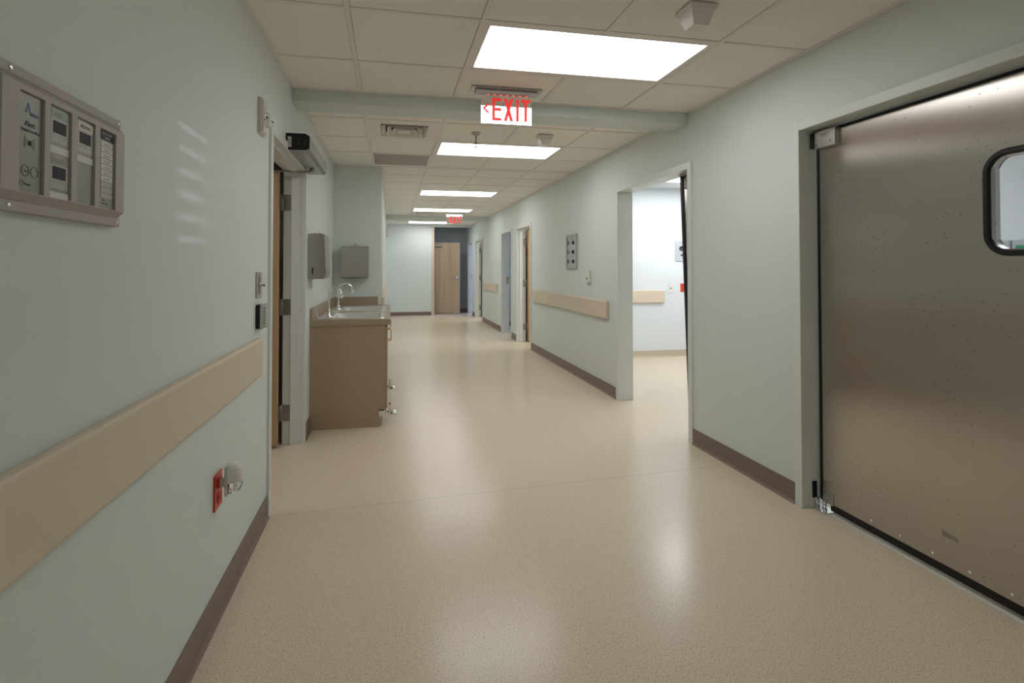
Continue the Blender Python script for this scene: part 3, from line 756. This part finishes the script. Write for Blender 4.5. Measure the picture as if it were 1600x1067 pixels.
# window 1: logo, title, speaker sign, buttons
mb = MB(); mb.text('A', (xp + .0002, 1.004, 1.534), RT, UP, .026, .8); obj('logo_lettering', mb, M['blueink'], fp[0])
mb = MB(); mb.text('mico', (xp + .0002, 1.0145, 1.531), RT, UP, .0125, .9); obj('logo_lettering', mb, M['blueink'], fp[0])
mb = MB(); mb.text('Alert', (xp + .0002, 1.0155, 1.512), RT, UP, .014, .9, align='CENTER'); obj('lettering', mb, M['ink'], fp[0])
mb = MB(); mb.text('Medical Gas Alarm', (xp + .0002, 1.0175, 1.503), RT, UP, .0074, .85, align='CENTER')
obj('lettering', mb, M['ink'], fp[0])
mb = MB(); mb.text('Test', (xp + .0008, 1.005, 1.436), RT, UP, .005, align='CENTER'); obj('lettering', mb, M['ink'], fp[0])
mb = MB(); mb.text('Power', (xp + .0002, 1.0035, 1.414), RT, UP, .006)
obj('lettering', mb, M['ink'], fp[0])
mb = MB()
for s in (-1, 1): mb.prism([(xp, 1.015 + s * .004, 1.489), (xp, 1.015 + s * .013, 1.495), (xp, 1.015 + s * .013, 1.475), (xp, 1.015 + s * .004, 1.481)], (.0006, 0, 0))
for yy in (1.005, 1.028):
    obj('button_marks' if yy < 1.01 else 'button_ring', mb, M['greybutton'], fp[0]); mb = MB(); mb.annulus((xp, yy, 1.438), (1, 0, 0), .0084, .0098, .0008)
obj('button_ring', mb, M['greybutton'], fp[0]); mb = MB(); mb.annulus((xp, .996, 1.4165), (1, 0, 0), .004, .005, .0008)
obj('button_marks', mb, M['greybutton'], fp[0])
mb = MB(); mb.lathe((xp, 1.015, 1.485), (1, 0, 0), [(.0042, 0), (.004, .0012), (.002, .0012)], 14); obj('speaker_hole', mb, M['screen'], fp[0])
# windows 2 and 3: gas modules
def module(par, y0, zt, band, bm, word, wm, buttons=3):
    w = .053
    mb = MB(); pr(mb, y0, zt - .06, y0 + w, zt); mo = obj('gas_module', mb, M['alarmlite'], par)
    mb = MB(); pr(mb, y0 + .001, zt - .016, y0 + w - .001, zt - .001, .0009); obj('name_band', mb, bm, mo)
    mb = MB(); mb.text(word, (xp + .001, y0 + w / 2, zt - .0125), RT, UP, .0115, .8, align='CENTER'); obj('lettering', mb, wm, mo)
    mb = MB(); mb.box(xp, y0 + .006, zt - .042, xp + .001, y0 + .045, zt - .020, .0004, 1); obj('display', mb, M['screen'], mo)
    mb = MB()
    for k in range(buttons):
        mb.annulus((xp, y0 + .011 + k * .0145, zt - .047), (1, 0, 0), .0034, .0042, .001, 14)
        mb.box(xp, y0 + .008 + k * .0145, zt - .0565, xp + .0008, y0 + .0145 + k * .0145, zt - .055)
    obj('button_marks', mb, M['paleink'], mo)
    mb = MB(); pr(mb, y0 - .001, zt - .079, y0 + w + .001, zt - .066, .0009); obj('paper_label', mb, M['white2'], par, label='blank white label strip')
module(fp[1], 1.070, 1.562, 0, M['alarmgreen'], 'OXYGEN', M['paleink'])
module(fp[1], 1.070, 1.4795, 0, M['alarmgrey'], 'NITROGEN', M['paleink'])
module(fp[2], 1.152, 1.562, 0, M['white2'], 'MEDVAC', M['greybutton'], 2)
# window 4: supply list
mb = MB(); pr(mb, 1.229, 1.546, 1.286, 1.565); obj('name_band', mb, M['screen'], fp[3], label='dark heading band')
mb = MB(); mb.text('MEDICAL SUPPLY', (xp + .0008, 1.2590, 1.5575), RT, UP, .0066, .8, align='CENTER'); obj('lettering', mb, M['paleink'], fp[3])
mb = MB(); mb.text('SOURCE', (xp + .0008, 1.2590, 1.549), RT, UP, .0066, .8, align='CENTER'); obj('lettering', mb, M['paleink'], fp[3])
for k in range(10):
    z = 1.5425 - k * .0121
    mb = MB(); pr(mb, 1.237, z - .0098, 1.283, z); pl = obj('paper_label', mb, M['white2'] if k < 7 else M['alarmlite'], fp[3])
    if k < 7:
        mb = MB()
        for q, wd in ((.0035, .028), (.0065, .022)): mb.box(xp, 1.26 - wd / 2, z - q - .0012, xp + .0009, 1.26 + wd / 2, z - q)
        obj('label_print', mb, M['greybutton'], pl)
mb = MB(); mb.box(xp, 1.243, 1.4185, xp + .0006, 1.253, 1.4205); mb.box(xp, 1.243, 1.4115, xp + .0006, 1.265, 1.4135); obj('small_print', mb, M['ink'], fp[3])

# ------------------------------------------------------------------ fire strobes
def strobe(x, y, zc, label):
    t = thing('fire_strobe', label, 'fire alarm strobe', (x, y, zc), 'wall mounted fire strobes')
    mb = MB(); sq = lambda h, b_, e, xx: [(xx, y - h, zc - b_), (xx, y - h, zc + b_), (xx, y + h, zc + b_), (xx, y + h, zc - b_)]
    mb.rings([sq(.046, .084, 0, x), sq(.046, .084, 0, x + .014), sq(.040, .074, 0, x + .026), sq(.036, .068, 0, x + .028)]); obj('housing', mb, M['offwhite'], t)
    mb = MB(); mb.lathe((x + .027, y + .012, zc - .012), (1, 0, 0), [(.033, 0), (.033, .016), (.03, .028), (.02, .038), (.004, .042)], 20); ln_ = obj('strobe_lens', mb, M['clear'], t, label='clear strobe dome')
    mb = MB(); mb.box(x + .028, y + .002, zc - .018, x + .034, y + .03, zc - .006); mb.cyl((x + .045, y + .0, zc - .012), (x + .045, y + .032, zc - .012), .004, 8); obj('flash_tube', mb, M['chrome'], ln_)
    mb = MB()
    for k, ch in enumerate('FIRE'): mb.text(ch, (x + .0282, y - .027, zc + .024 - k * .0235), RT, UP, .024, 1.0, depth=.0006, align='CENTER')
    obj('lettering', mb, M['redink'], t, label='red letters FIRE')
    return t
strobe(L, 2.695, 2.0, 'white fire strobe with red FIRE lettering beside the left doorway')
strobe(AX, 13.0, 2.1, 'tiny far fire strobe on the alcove wall near the end wall')

# ------------------------------------------------------------------ plates on the left wall
t = thing('key_switch', 'steel key switch plate with a key in it, left wall beside the doorway', 'switch', (L, 2.69, 1.19))
mb = MB(); mb.box(L, 2.642, 1.132, L + .006, 2.742, 1.256, .002, 1); obj('plate', mb, M['satin'], t)
mb = MB(); mb.box(L + .006, 2.675, 1.15, L + .0075, 2.712, 1.238, .0005, 1); obj('inset_panel', mb, M['hinge'], t)
mb = MB(); mb.lathe((L + .006, 2.695, 1.195), (1, 0, 0), [(.012, 0), (.011, .006), (.004, .007)], 14)
mb.box(L + .012, 2.694, 1.19, L + .022, 2.6965, 1.198); mb.lathe((L + .027, 2.694, 1.193), (0, 1, 0), [(.007, 0), (.007, .002)], 12); obj('key', mb, M['satin'], t)
t = thing('push_plate_switch', 'raised steel push plate on a dark box, left wall above the handrail end', 'switch', (L, 2.69, 1.045))
mb = MB(); mb.box(L, 2.648, .99, L + .02, 2.745, 1.102, .002, 1); obj('back_box', mb, M['blackp'], t)
mb = MB(); mb.box(L + .02, 2.64, .987, L + .028, 2.748, 1.105, .002, 1); pl = obj('push_plate', mb, M['satin'], t)
mb = MB()
for k in range(6): mb.box(L + .028, 2.675, 1.008 + k * .014, L + .0286, 2.715, 1.017 + k * .014)
obj('engraving', mb, M['greybutton'], pl)

# ------------------------------------------------------------------ red outlet and night light
t = thing('red_outlet', 'red emergency outlet low on the left wall', 'outlet', (L, 2.104, .465))
mb = MB(); mb.box(L, 2.061, .402, L + .006, 2.148, .53, .0025, 2); pl = obj('cover_plate', mb, M['red'], t)
for z in (.492, .44):
    mb = MB(); mb.box(L + .006, 2.088, z - .016, L + .0085, 2.122, z + .016, .003, 2); rc = obj('receptacle', mb, M['red'], t)
    mb = MB()
    for yy in (2.098, 2.112): mb.box(L + .0083, yy - .001, z, L + .009, yy + .001, z + .008)
    mb.lathe((L + .0083, 2.105, z - .007), (1, 0, 0), [(.003, 0), (.003, .0007)], 8); obj('slot', mb, M['ink'], rc)
mb = MB(); mb.box(L + .006, 2.136, .512, L + .0066, 2.146, .524); obj('sticker', mb, M['white2'], t)
t = thing('night_light', 'white plug-in night light with clear lens stuck in the red outlet', 'night light', (L + .06, 2.11, .5))
mb = MB(); mb.box(L + .009, 2.094, .478, L + .034, 2.118, .506, .004); obj('plug', mb, M['offwhite'], t)
mb = MB(); mb.box(L + .03, 2.078, .448, L + .042, 2.134, .556, .005, 3); obj('back_plate', mb, M['offwhite'], t)
cy = 2.106
half = lambda z, sx, sy: [(L + .042 + sx * max(math.sin(a), 0), cy + sy * math.cos(a), z) for a in [math.pi * k / 14 for k in range(15)]] + [(L + .042, cy - sy, z - 1e-5)]
mb = MB(); mb.rings([half(.495, .046, .031), half(.52, .045, .031), half(.545, .04, .029), half(.558, .03, .024), half(.565, .015, .013)], True, False); obj('shell', mb, M['white'], t)
mb = MB(); mb.rings([half(.494, .046, .031), half(.478, .044, .03), half(.463, .036, .026), half(.455, .02, .016)], True, True); obj('lens', mb, M['clear'], t, label='clear lens')
mb = MB(); mb.box(L + .043, cy - .022, .463, L + .047, cy + .022, .492); mb.cyl((L + .06, cy, .465), (L + .06, cy, .49), .006, 10); obj('bulb', mb, M['chrome'], t)

# ------------------------------------------------------------------ right wall panel and sensor
t = thing('valve_box', 'aluminium framed gas zone valve box on the right wall above the handrail', 'valve box', (R, 6.07, 1.47))
y0, y1, z0, z1 = 5.885, 6.25, 1.258, 1.676
mb = MB(); f = .032
for a, b, c_, e in ((y0, y1, z0, z0 + f), (y0, y1, z1 - f, z1), (y0, y0 + f, z0 + f, z1 - f), (y1 - f, y1, z0 + f, z1 - f)): mb.box(R, a, c_, R - .022, b, e, .003, 1)
obj('frame', mb, M['alarmlite'], t)
mb = MB(); mb.box(R, y0 + f, z0 + f, R - .008, y1 - f, z1 - f); fc = obj('front_panel', mb, M['greybox'], t)
for k, z in enumerate((1.575, 1.462, 1.35)):
    mb = MB(); mb.box(R - .008, 6.165, z - .02, R - .02, 6.205, z + .02, .003, 1); obj('gauge', mb, M['greybutton'], t)
    mb = MB(); mb.lathe((R - .008, 6.005, z), (-1, 0, 0), [(.022, 0), (.02, .01), (.01, .014)], 16); mb.box(R - .02, 5.997, z - .022, R - .026, 6.013, z + .022, .003, 1); obj('valve_handle', mb, M['screen'], t)
for z, w in ((1.62, .1), (1.612, .08), (1.405, .08)):
    mb = MB(); mb.box(R - .008, 6.06 - w / 2, z, R - .0086, 6.06 + w / 2, z + .004); obj('print_mark', mb, M['ink'], fc)
mb = MB(); mb.box(R - .008, 6.075, 1.455, R - .0088, 6.095, 1.48); obj('small_tag', mb, M['ink'], fc)
t = thing('wall_sensor', 'small white sensor box on the right wall near the open room', 'sensor', (R, 5.505, 1.18))
mb = MB(); mb.box(R, 5.455, 1.114, R - .034, 5.555, 1.247, .004, 2); obj('housing', mb, M['white'], t)
mb = MB(); mb.box(R - .034, 5.492, 1.142, R - .0348, 5.522, 1.166); obj('sensor_eye', mb, M['screen'], t)
mb = MB(); mb.box(R - .034, 5.475, 1.177, R - .0345, 5.535, 1.179); obj('housing_seam', mb, M['greybutton'], t)
for yy in (5.49, 5.52):
    mb = MB(); mb.box(R - .034, yy, 1.124, R - .0345, yy + .012, 1.128); obj('mark', mb, M['greybutton'], t)

# ------------------------------------------------------------------ bright room fittings
t = thing('switch_plate', 'white wall plate beside the red plate in the bright room', 'switch', (3.945, RY1, .975))
mb = MB(); mb.box(3.902, RY1, .912, 3.986, RY1 - .006, 1.042, .002, 1); obj('plate', mb, M['white'], t)
mb = MB(); mb.box(3.934, RY1 - .006, .966, 3.954, RY1 - .0075, .988); obj('rocker', mb, M['greybutton'], t)
t = thing('red_wall_plate', 'red wall plate inside the bright room behind the open steel door', 'outlet', (4.14, RY1, .985))
mb = MB(); mb.box(4.098, RY1, .924, 4.182, RY1 - .006, 1.046, .002, 1); obj('plate', mb, M['red'], t)
mb = MB(); mb.box(4.125, RY1 - .006, .945, 4.155, RY1 - .009, .975, .002); obj('receptacle', mb, M['red'], t)
mb = MB(); mb.box(4.125, RY1 - .006, .995, 4.155, RY1 - .009, 1.025, .002); obj('receptacle', mb, M['red'], t)
t = thing('gas_outlet_panel', 'pale gas outlet panel in the bright room, partly behind the open steel door', 'gas outlet', (4.16, RY1, 1.51))
mb = MB(); mb.box(4.018, RY1, 1.366, 4.30, RY1 - .014, 1.655, .004, 1); obj('plate', mb, M['greybox'], t)
for xx in (4.11, 4.215):
    mb = MB(); mb.lathe((xx, RY1 - .014, 1.55), (0, -1, 0), [(.034, 0), (.034, .012), (.026, .012), (.026, .004)], 18); obj('outlet_ring', mb, M['ink'], t)
    mb = MB(); mb.cyl((xx, RY1 - .014, 1.455), (xx, RY1 - .04, 1.455), .012); obj('valve_pin', mb, M['ink'], t)
def glove(y, m, label):
    t = thing('glove_box', label, 'glove box', (RX, y, 1.37), 'glove boxes on the room wall')
    mb = MB(); mb.box(RX, y - .06, 1.25, RX - .085, y + .06, 1.49, .004, 1); obj('carton', mb, M['greybox'], t)
    mb = MB(); mb.box(RX - .085, y - .035, 1.4, RX - .0865, y + .035, 1.448, .0004, 1); obj('carton_print', mb, m, t)
glove(3.285, M['ink'], 'grey printed glove box on the room wall seen through the door window')
glove(3.15, M['green'], 'green printed glove box on the room wall seen through the door window')

# ------------------------------------------------------------------ sink counter
CY0, CY1, CT = 4.36, AY, .862
t = thing('sink_cabinet', 'brown laminate base cabinet under the double sink counter', 'cabinet', ((L + AX) / 2, 5.2, 0))
mb = MB()
mb.prism([(-.612, CY0, 0), (-.084, CY0, 0), (-.084, CY0, .138), (-.036, CY0, .138), (-.036, CY0, .816), (-.612, CY0, .816)], (0, .02, 0))
mb.box(-.614, CY0 - .0015, 0, -.585, CY0 + .004, .816)
obj('side_panel', mb, M['cab'], t)
mb = MB(); mb.box(-.6, CY0 + .02, 0, -.1, CY1 - .002, .12); mb.box(-.6, CY0 + .02, .138, -.05, CY1 - .002, .70); mb.box(-.6, CY0 + .02, .12, -.1, CY1 - .002, .14)
obj('carcass', mb, M['cabdark'], t)
dw = (CY1 - CY0 - .01) / 4
for k in range(4):
    a = CY0 + .005 + k * dw; mb = MB(); mb.box(-.036, a + .0015, .14, -.018, a + dw - .0015, .80, .001, 1); dr = obj('cabinet_door', mb, M['cab'], t)
    hy = a + (dw - .045 if k % 2 == 0 else .045)
    mb = MB(); mb.tube([(-.018, hy, .735), (.006, hy, .735), (.013, hy, .728), (.013, hy, .642), (.006, hy, .635), (-.018, hy, .635)], .0045, 8)
    for z in (.735, .635): mb.lathe((-.018, hy, z), (1, 0, 0), [(.009, 0), (.007, .004), (.005, .005)], 10)
    obj('door_pull', mb, M['brass'], dr, label='brass pull')
# counter slab with two cut-outs
S1 = (4.42, 5.01); S2 = (5.19, 5.80); SXA, SXB = -.565, -.045
ct = thing('countertop', 'speckled brown laminate sink counter with backsplash', 'countertop', ((L + AX) / 2, 5.2, CT))
mb = MB(); e = .02
mb.box(L + .001, CY0 - .01, .816, SXA + e, CY1 - .001, CT); mb.box(SXB - e, CY0 - .01, .816, .005, CY1 - .001, CT)
mb.box(SXA + e, CY0 - .01, .816, SXB - e, S1[0] + e, CT); mb.box(SXA + e, S1[1] - e, .816, SXB - e, S2[0] + e, CT); mb.box(SXA + e, S2[1] - e, .816, SXB - e, CY1 - .001, CT)
obj('counter_slab', mb, M['counter'], ct)
mb = MB(); mb.box(L + .001, CY0 - .01, CT, L + .02, CY1 - .001, .952); mb.box(L + .02, CY1 - .02, CT, -.13, CY1 - .001, .952); obj('backsplash', mb, M['counter'], ct)
def sink(s, label):
    t = thing('sink', label, 'sink', ((SXA + SXB) / 2, sum(s) / 2, CT), 'stainless drop-in sinks')
    x0, x1, y0, y1 = SXA, SXB, s[0], s[1]
    rr = lambda a, b, c_, d_, r, z, n=5: [(p[1], p[2], z) for p in rrect(a, b, c_, d_, r, 0, n)]
    bx0, by0, bx1, by1 = x0 + .105, y0 + .035, x1 - .035, y1 - .035
    mb = MB()
    mb.rings([rr(x0, x1, y0, y1, .03, CT + .0005), rr(x0 + .004, x1 - .004, y0 + .004, y1 - .004, .03, CT + .006), rr(x0 + .014, x1 - .014, y0 + .014, y1 - .014, .03, CT + .003),
              rr(bx0 - .008, bx1 + .008, by0 - .008, by1 + .008, .05, CT + .003), rr(bx0, bx1, by0, by1, .05, CT - .004), rr(bx0 + .012, bx1 - .012, by0 + .012, by1 - .012, .05, CT - .12), rr(bx0 + .05, bx1 - .05, by0 + .05, by1 - .05, .04, CT - .15)], False, False)
    mb.prism(rr(bx0 + .05, bx1 - .05, by0 + .05, by1 - .05, .04, CT - .15), (0, 0, -.002))
    obj('basin', mb, M['sink'], t)
    mb = MB(); mb.lathe(((bx0 + bx1) / 2, (by0 + by1) / 2, CT - .15), (0, 0, 1), [(.04, 0), (.038, .003), (.02, .003), (.018, .001)], 18); obj('drain', mb, M['chrome'], t)
sink(S1, 'stainless sink nearer the viewer in the counter')
sink(S2, 'stainless sink farther along the counter by the end splash')
def faucet(x, y, dx, dy, label):
    t = thing('faucet', label, 'faucet', (x, y, CT + .004), 'gooseneck faucets')
    z0 = CT + .004
    mb = MB(); mb.lathe((x, y, z0), (0, 0, 1), [(.026, 0), (.026, .006), (.02, .012), (.013, .02), (.0125, .045), (.010, .05)], 18); mb.lathe((x + .03, y - .02, z0), (0, 0, 1), [(.012, 0), (.011, .01), (.004, .014)], 12)
    obj('faucet_base', mb, M['chrome'], t)
    n = math.hypot(dx, dy); dx, dy = dx / n, dy / n; r = .064; zt = z0 + .19
    path = [(x, y, z0 + .045), (x, y, zt - .06), (x, y, zt)]
    for k in range(1, 13):
        a = math.pi * k / 12 * .97; path.append((x + dx * r * (1 - math.cos(a)), y + dy * r * (1 - math.cos(a)), zt + r * math.sin(a)))
    path.append((path[-1][0] + dx * .003, path[-1][1] + dy * .003, path[-1][2] - .015))
    mb = MB(); mb.tube(path, .0085, 12); obj('gooseneck_spout', mb, M['chrome'], t)
    ex, ey, ez = path[-1]
    mb = MB(); mb.lathe((ex, ey, ez + .004), (0, 0, -1), [(.0105, 0), (.0125, .004), (.0125, .018), (.010, .022)], 14); obj('aerator', mb, M['chrome'], t)
faucet(-.487, 4.50, 1, -.75, 'chrome gooseneck faucet on the nearer sink')
faucet(-.487, 5.31, 1, .1, 'chrome gooseneck faucet on the farther sink')
def pedal(y, label):
    t = thing('foot_valve', label, 'foot pedal valve', (-.06, y, .1), 'chrome foot pedal valves')
    mb = MB(); mb.box(-.1, y - .05, .07, -.035, y + .05, .122, .008, 3)
    for q in (-.03, .03): mb.cyl((-.07, y + q, .12), (-.07, y + q, .14), .012, 12)
    obj('valve_body', mb, M['chrome'], t)
    mb = MB(); mb.tube([(-.036, y, .098), (-.012, y, .1)], .018, 14); mb.lathe((-.012, y, .1), (1, 0, 0), [(.022, 0), (.022, .006), (.01, .008)], 14); obj('bonnet', mb, M['chrome'], t)
    for q in (-.028, .028):
        mb = MB(); mb.box(-.006, y + q - .006, .085, .014, y + q + .006, .165, .004, 2); br = obj('lever', mb, M['chrome'], t)
        mb = MB(); mb.cyl((.008, y + q, .09), (.064, y + q, .084), .0145, 14); obj('pedal', mb, M['chrome'], br)
    mb = MB(); mb.cyl((-.06, y - .03, .0005), (-.06, y - .03, .075), .006, 10); mb.cyl((-.06, y + .03, .0005), (-.06, y + .03, .075), .006, 10); obj('supply_pipe', mb, M['chrome'], t)
pedal(4.445, 'chrome foot pedal valve at the near corner of the cabinet toe space')
pedal(5.36, 'chrome foot pedal valve farther along under the sink cabinet')
mb = MB(); mb.tube([(-.588, 4.43, .95), (-.575, 4.41, .916), (-.552, 4.375, .872)], .006, 8)
tag(obj('leaning_strip', mb, M['white'], None, (-.57, 4.4, .87)), 'thin white strip leaning on the backsplash beside the near sink', 'strip')
# small marker plate under the far splash end: tan guard already covers it

# ------------------------------------------------------------------ towel dispensers
def dispenser(label, place):
    """built facing +X with its back on x=0, width along y, then turned by place"""
    t = thing('paper_towel_dispenser', label, 'towel dispenser', place.translation, 'stainless paper towel dispensers')
    w, d_, h = .143, .132, .345
    mb = MB()
    mb.prism([(0, -w, .0), (d_ - .02, -w, .0), (d_ - .004, -w, .012), (d_, -w, .05), (d_ - .012, -w, h - .006), (d_ - .03, -w, h), (0, -w, h)], (0, 2 * w, 0), .003); mb.xf(place); obj('casing', mb, M['disp'], t)
    mb = MB(); mb.box(.018, -w + .07, -.004, d_ - .03, w - .07, .001, .001, 1); mb.xf(place); obj('towel_slot', mb, M['screen'], t)
    for s in (-1, 1):
        mb = MB(); mb.box(.03, s * (w - .0005), .035, .04, s * (w + .0008), .085); mb.xf(place); obj('level_slot', mb, M['screen'], t)
    mb = MB(); mb.cyl((d_ * .5, 0, h - .002), (d_ * .5, 0, h + .012), .005, 8); mb.box(d_ * .5 - .002, -.012, h + .008, d_ * .5 + .002, .012, h + .03, .001, 1); mb.xf(place); obj('key', mb, M['brass'], t)
    mb = MB(); mb.box(d_ * .2, -w + .004, h - .0005, d_ - .03, w - .004, h + .003, .001, 1); mb.xf(place); obj('lid', mb, M['disp'], t)
dispenser('stainless paper towel dispenser on the left wall beside the door frame', Matrix.Translation((L, 4.383, 1.192)))
dispenser('stainless paper towel dispenser facing the viewer on the alcove wall', Matrix.Translation((-.373, AY, 1.163)) @ Matrix.Rotation(-math.pi / 2, 4, 'Z'))

# ------------------------------------------------------------------ cabinet glimpsed in the blue lit room
t = thing('base_cabinet', 'brown base cabinet with pale counter glimpsed in the blue lit room', 'cabinet', (3.0, 11.5, 0))
mb = MB(); mb.box(2.36, 11.22, .1, 4.2, 11.86, .86); obj('carcass', mb, M['mauve'], t)
mb = MB(); mb.box(2.36, 11.27, 0, 4.2, 11.86, .1); obj('plinth', mb, M['base'], t)
mb = MB(); mb.box(2.34, 11.17, .86, 4.25, 11.86, .9); obj('counter_slab', mb, M['alarmlite'], t)
mb = MB(); mb.box(2.34, 11.84, .9, 4.25, 11.86, 1.05); obj('backsplash', mb, M['alarmlite'], t)

t = thing('wall_cabinet', 'mauve wall cabinet glimpsed above the counter in the blue lit room', 'cabinet', (3.2, 11.7, 1.29))
mb = MB(); mb.box(2.36, 11.56, 1.29, 4.2, 11.86, 2.2, .002, 1); obj('carcass', mb, M['mauve'], t)
for k in range(4):
    mb = MB(); mb.box(2.362 + k * .46, 11.542, 1.295, 2.818 + k * .46, 11.56, 2.195, .001, 1); dr = obj('cabinet_door', mb, M['mauve'], t)

# ------------------------------------------------------------------ lamps: daylight in the two blue rooms, added fills behind the wooden doors
def area(name, loc, rot, sx, sy, power, col):
    l = bpy.data.lights.new(name, 'AREA'); l.shape = 'RECTANGLE'; l.size = sx; l.size_y = sy; l.energy = power; l.color = col
    o = bpy.data.objects.new(name, l); COL.objects.link(o); o.location = loc; o.rotation_euler = rot
    return o
area('fill_amber_room', (3.2, 7.9, 2.3), (0, 0, 0), .5, .5, 26, (1, .95, .88))  # unseen fill added to brighten the amber door leaf
area('fill_left_room', (-1.5, 3.0, 2.3), (0, 0, 0), .5, .5, 7, (1, .95, .9))  # weak unseen fill added for the left door leaf
area('fill_far_room', (3.2, 12.7, 2.3), (0, 0, 0), .5, .5, 26, (1, .95, .88))  # unseen fill added to lift the far wooden leaf
area('daylight_middle_room', (4.55, 10.4, 1.5), (0, math.radians(90), 0), 1.2, 1.2, 30, (.6, .8, 1))
area('daylight_last_room', (4.55, 14.4, 1.4), (0, math.radians(90), 0), 1.4, 1.0, 62, (.36, .54, 1))

# unseen slotted mask added so a spot throws stripes on the left wall
wn = thing('stripe_mask', 'unseen slotted light mask added in the side wall of the bright room', 'light mask', (RX, 1.11, 1.44), None, 'structure')
zs = [1.364 + .0685 * k for k in range(6)]; fr = (7.2 - 4.85) / 7.815
zz = [1.43]
for z in zs: zz += [1.5 + (z - .011 - 1.5) * fr, 1.5 + (z + .011 - 1.5) * fr]
zz.append(1.59)
ya, yb, yc, yd = [.8 + (v - .8) * fr for v in (1.718, 1.872, 1.900, 1.957)]
for k in range(0, len(zz), 2):
    mb = MB(); mb.box(4.848, 1.055, zz[k], 4.852, 1.17, zz[k + 1]); obj('mask_slat', mb, M['white'], wn)
for a, b in ((1.055, ya), (yb, yc), (yd, 1.17)):
    mb = MB(); mb.box(4.8525, a, 1.43, 4.8565, b, 1.59); obj('mask_stile', mb, M['white'], wn)
sl = bpy.data.lights.new('stripe_spot', 'SPOT'); sl.energy = 330; sl.spot_size = math.radians(9); sl.spot_blend = 0; sl.shadow_soft_size = .0015; sl.color = (.74, .85, 1)  # spot added behind the mask to cast the stripes
so = bpy.data.objects.new('stripe_spot', sl); COL.objects.link(so); so.location = (7.2, .8, 1.5)
so.rotation_euler = (V((-.615, 1.84, 1.535)) - V((7.2, .8, 1.5))).to_track_quat('-Z', 'Y').to_euler()

# ------------------------------------------------------------------ world, camera, view
w = bpy.data.worlds.new('world'); SC.world = w; w.use_nodes = True
w.node_tree.nodes['Background'].inputs['Color'].default_value = (.02, .02, .02, 1)
cam = bpy.data.cameras.new('camera'); co = bpy.data.objects.new('camera', cam); COL.objects.link(co); SC.camera = co
cam.sensor_fit = 'HORIZONTAL'; cam.sensor_width = 36; cam.lens = 824.9 / 1600 * 36
cam.shift_x = (800 - 776.28) / 1600; cam.shift_y = -(533.5 - 402.87) / 1600
cam.clip_start = .02; cam.clip_end = 100
co.location = (0, 0, 1.278); co.rotation_euler = (math.pi / 2 + .01802, 0, -.19978)
SC.view_settings.view_transform = 'Standard'; SC.view_settings.look = 'None'
SC.view_settings.exposure = 0; SC.view_settings.gamma = 1; SC.view_settings.use_curve_mapping = False
SC.cycles.max_bounces = 12; SC.cycles.diffuse_bounces = 6; SC.cycles.glossy_bounces = 5; SC.cycles.transmission_bounces = 8
SC.cycles.sample_clamp_indirect = 6
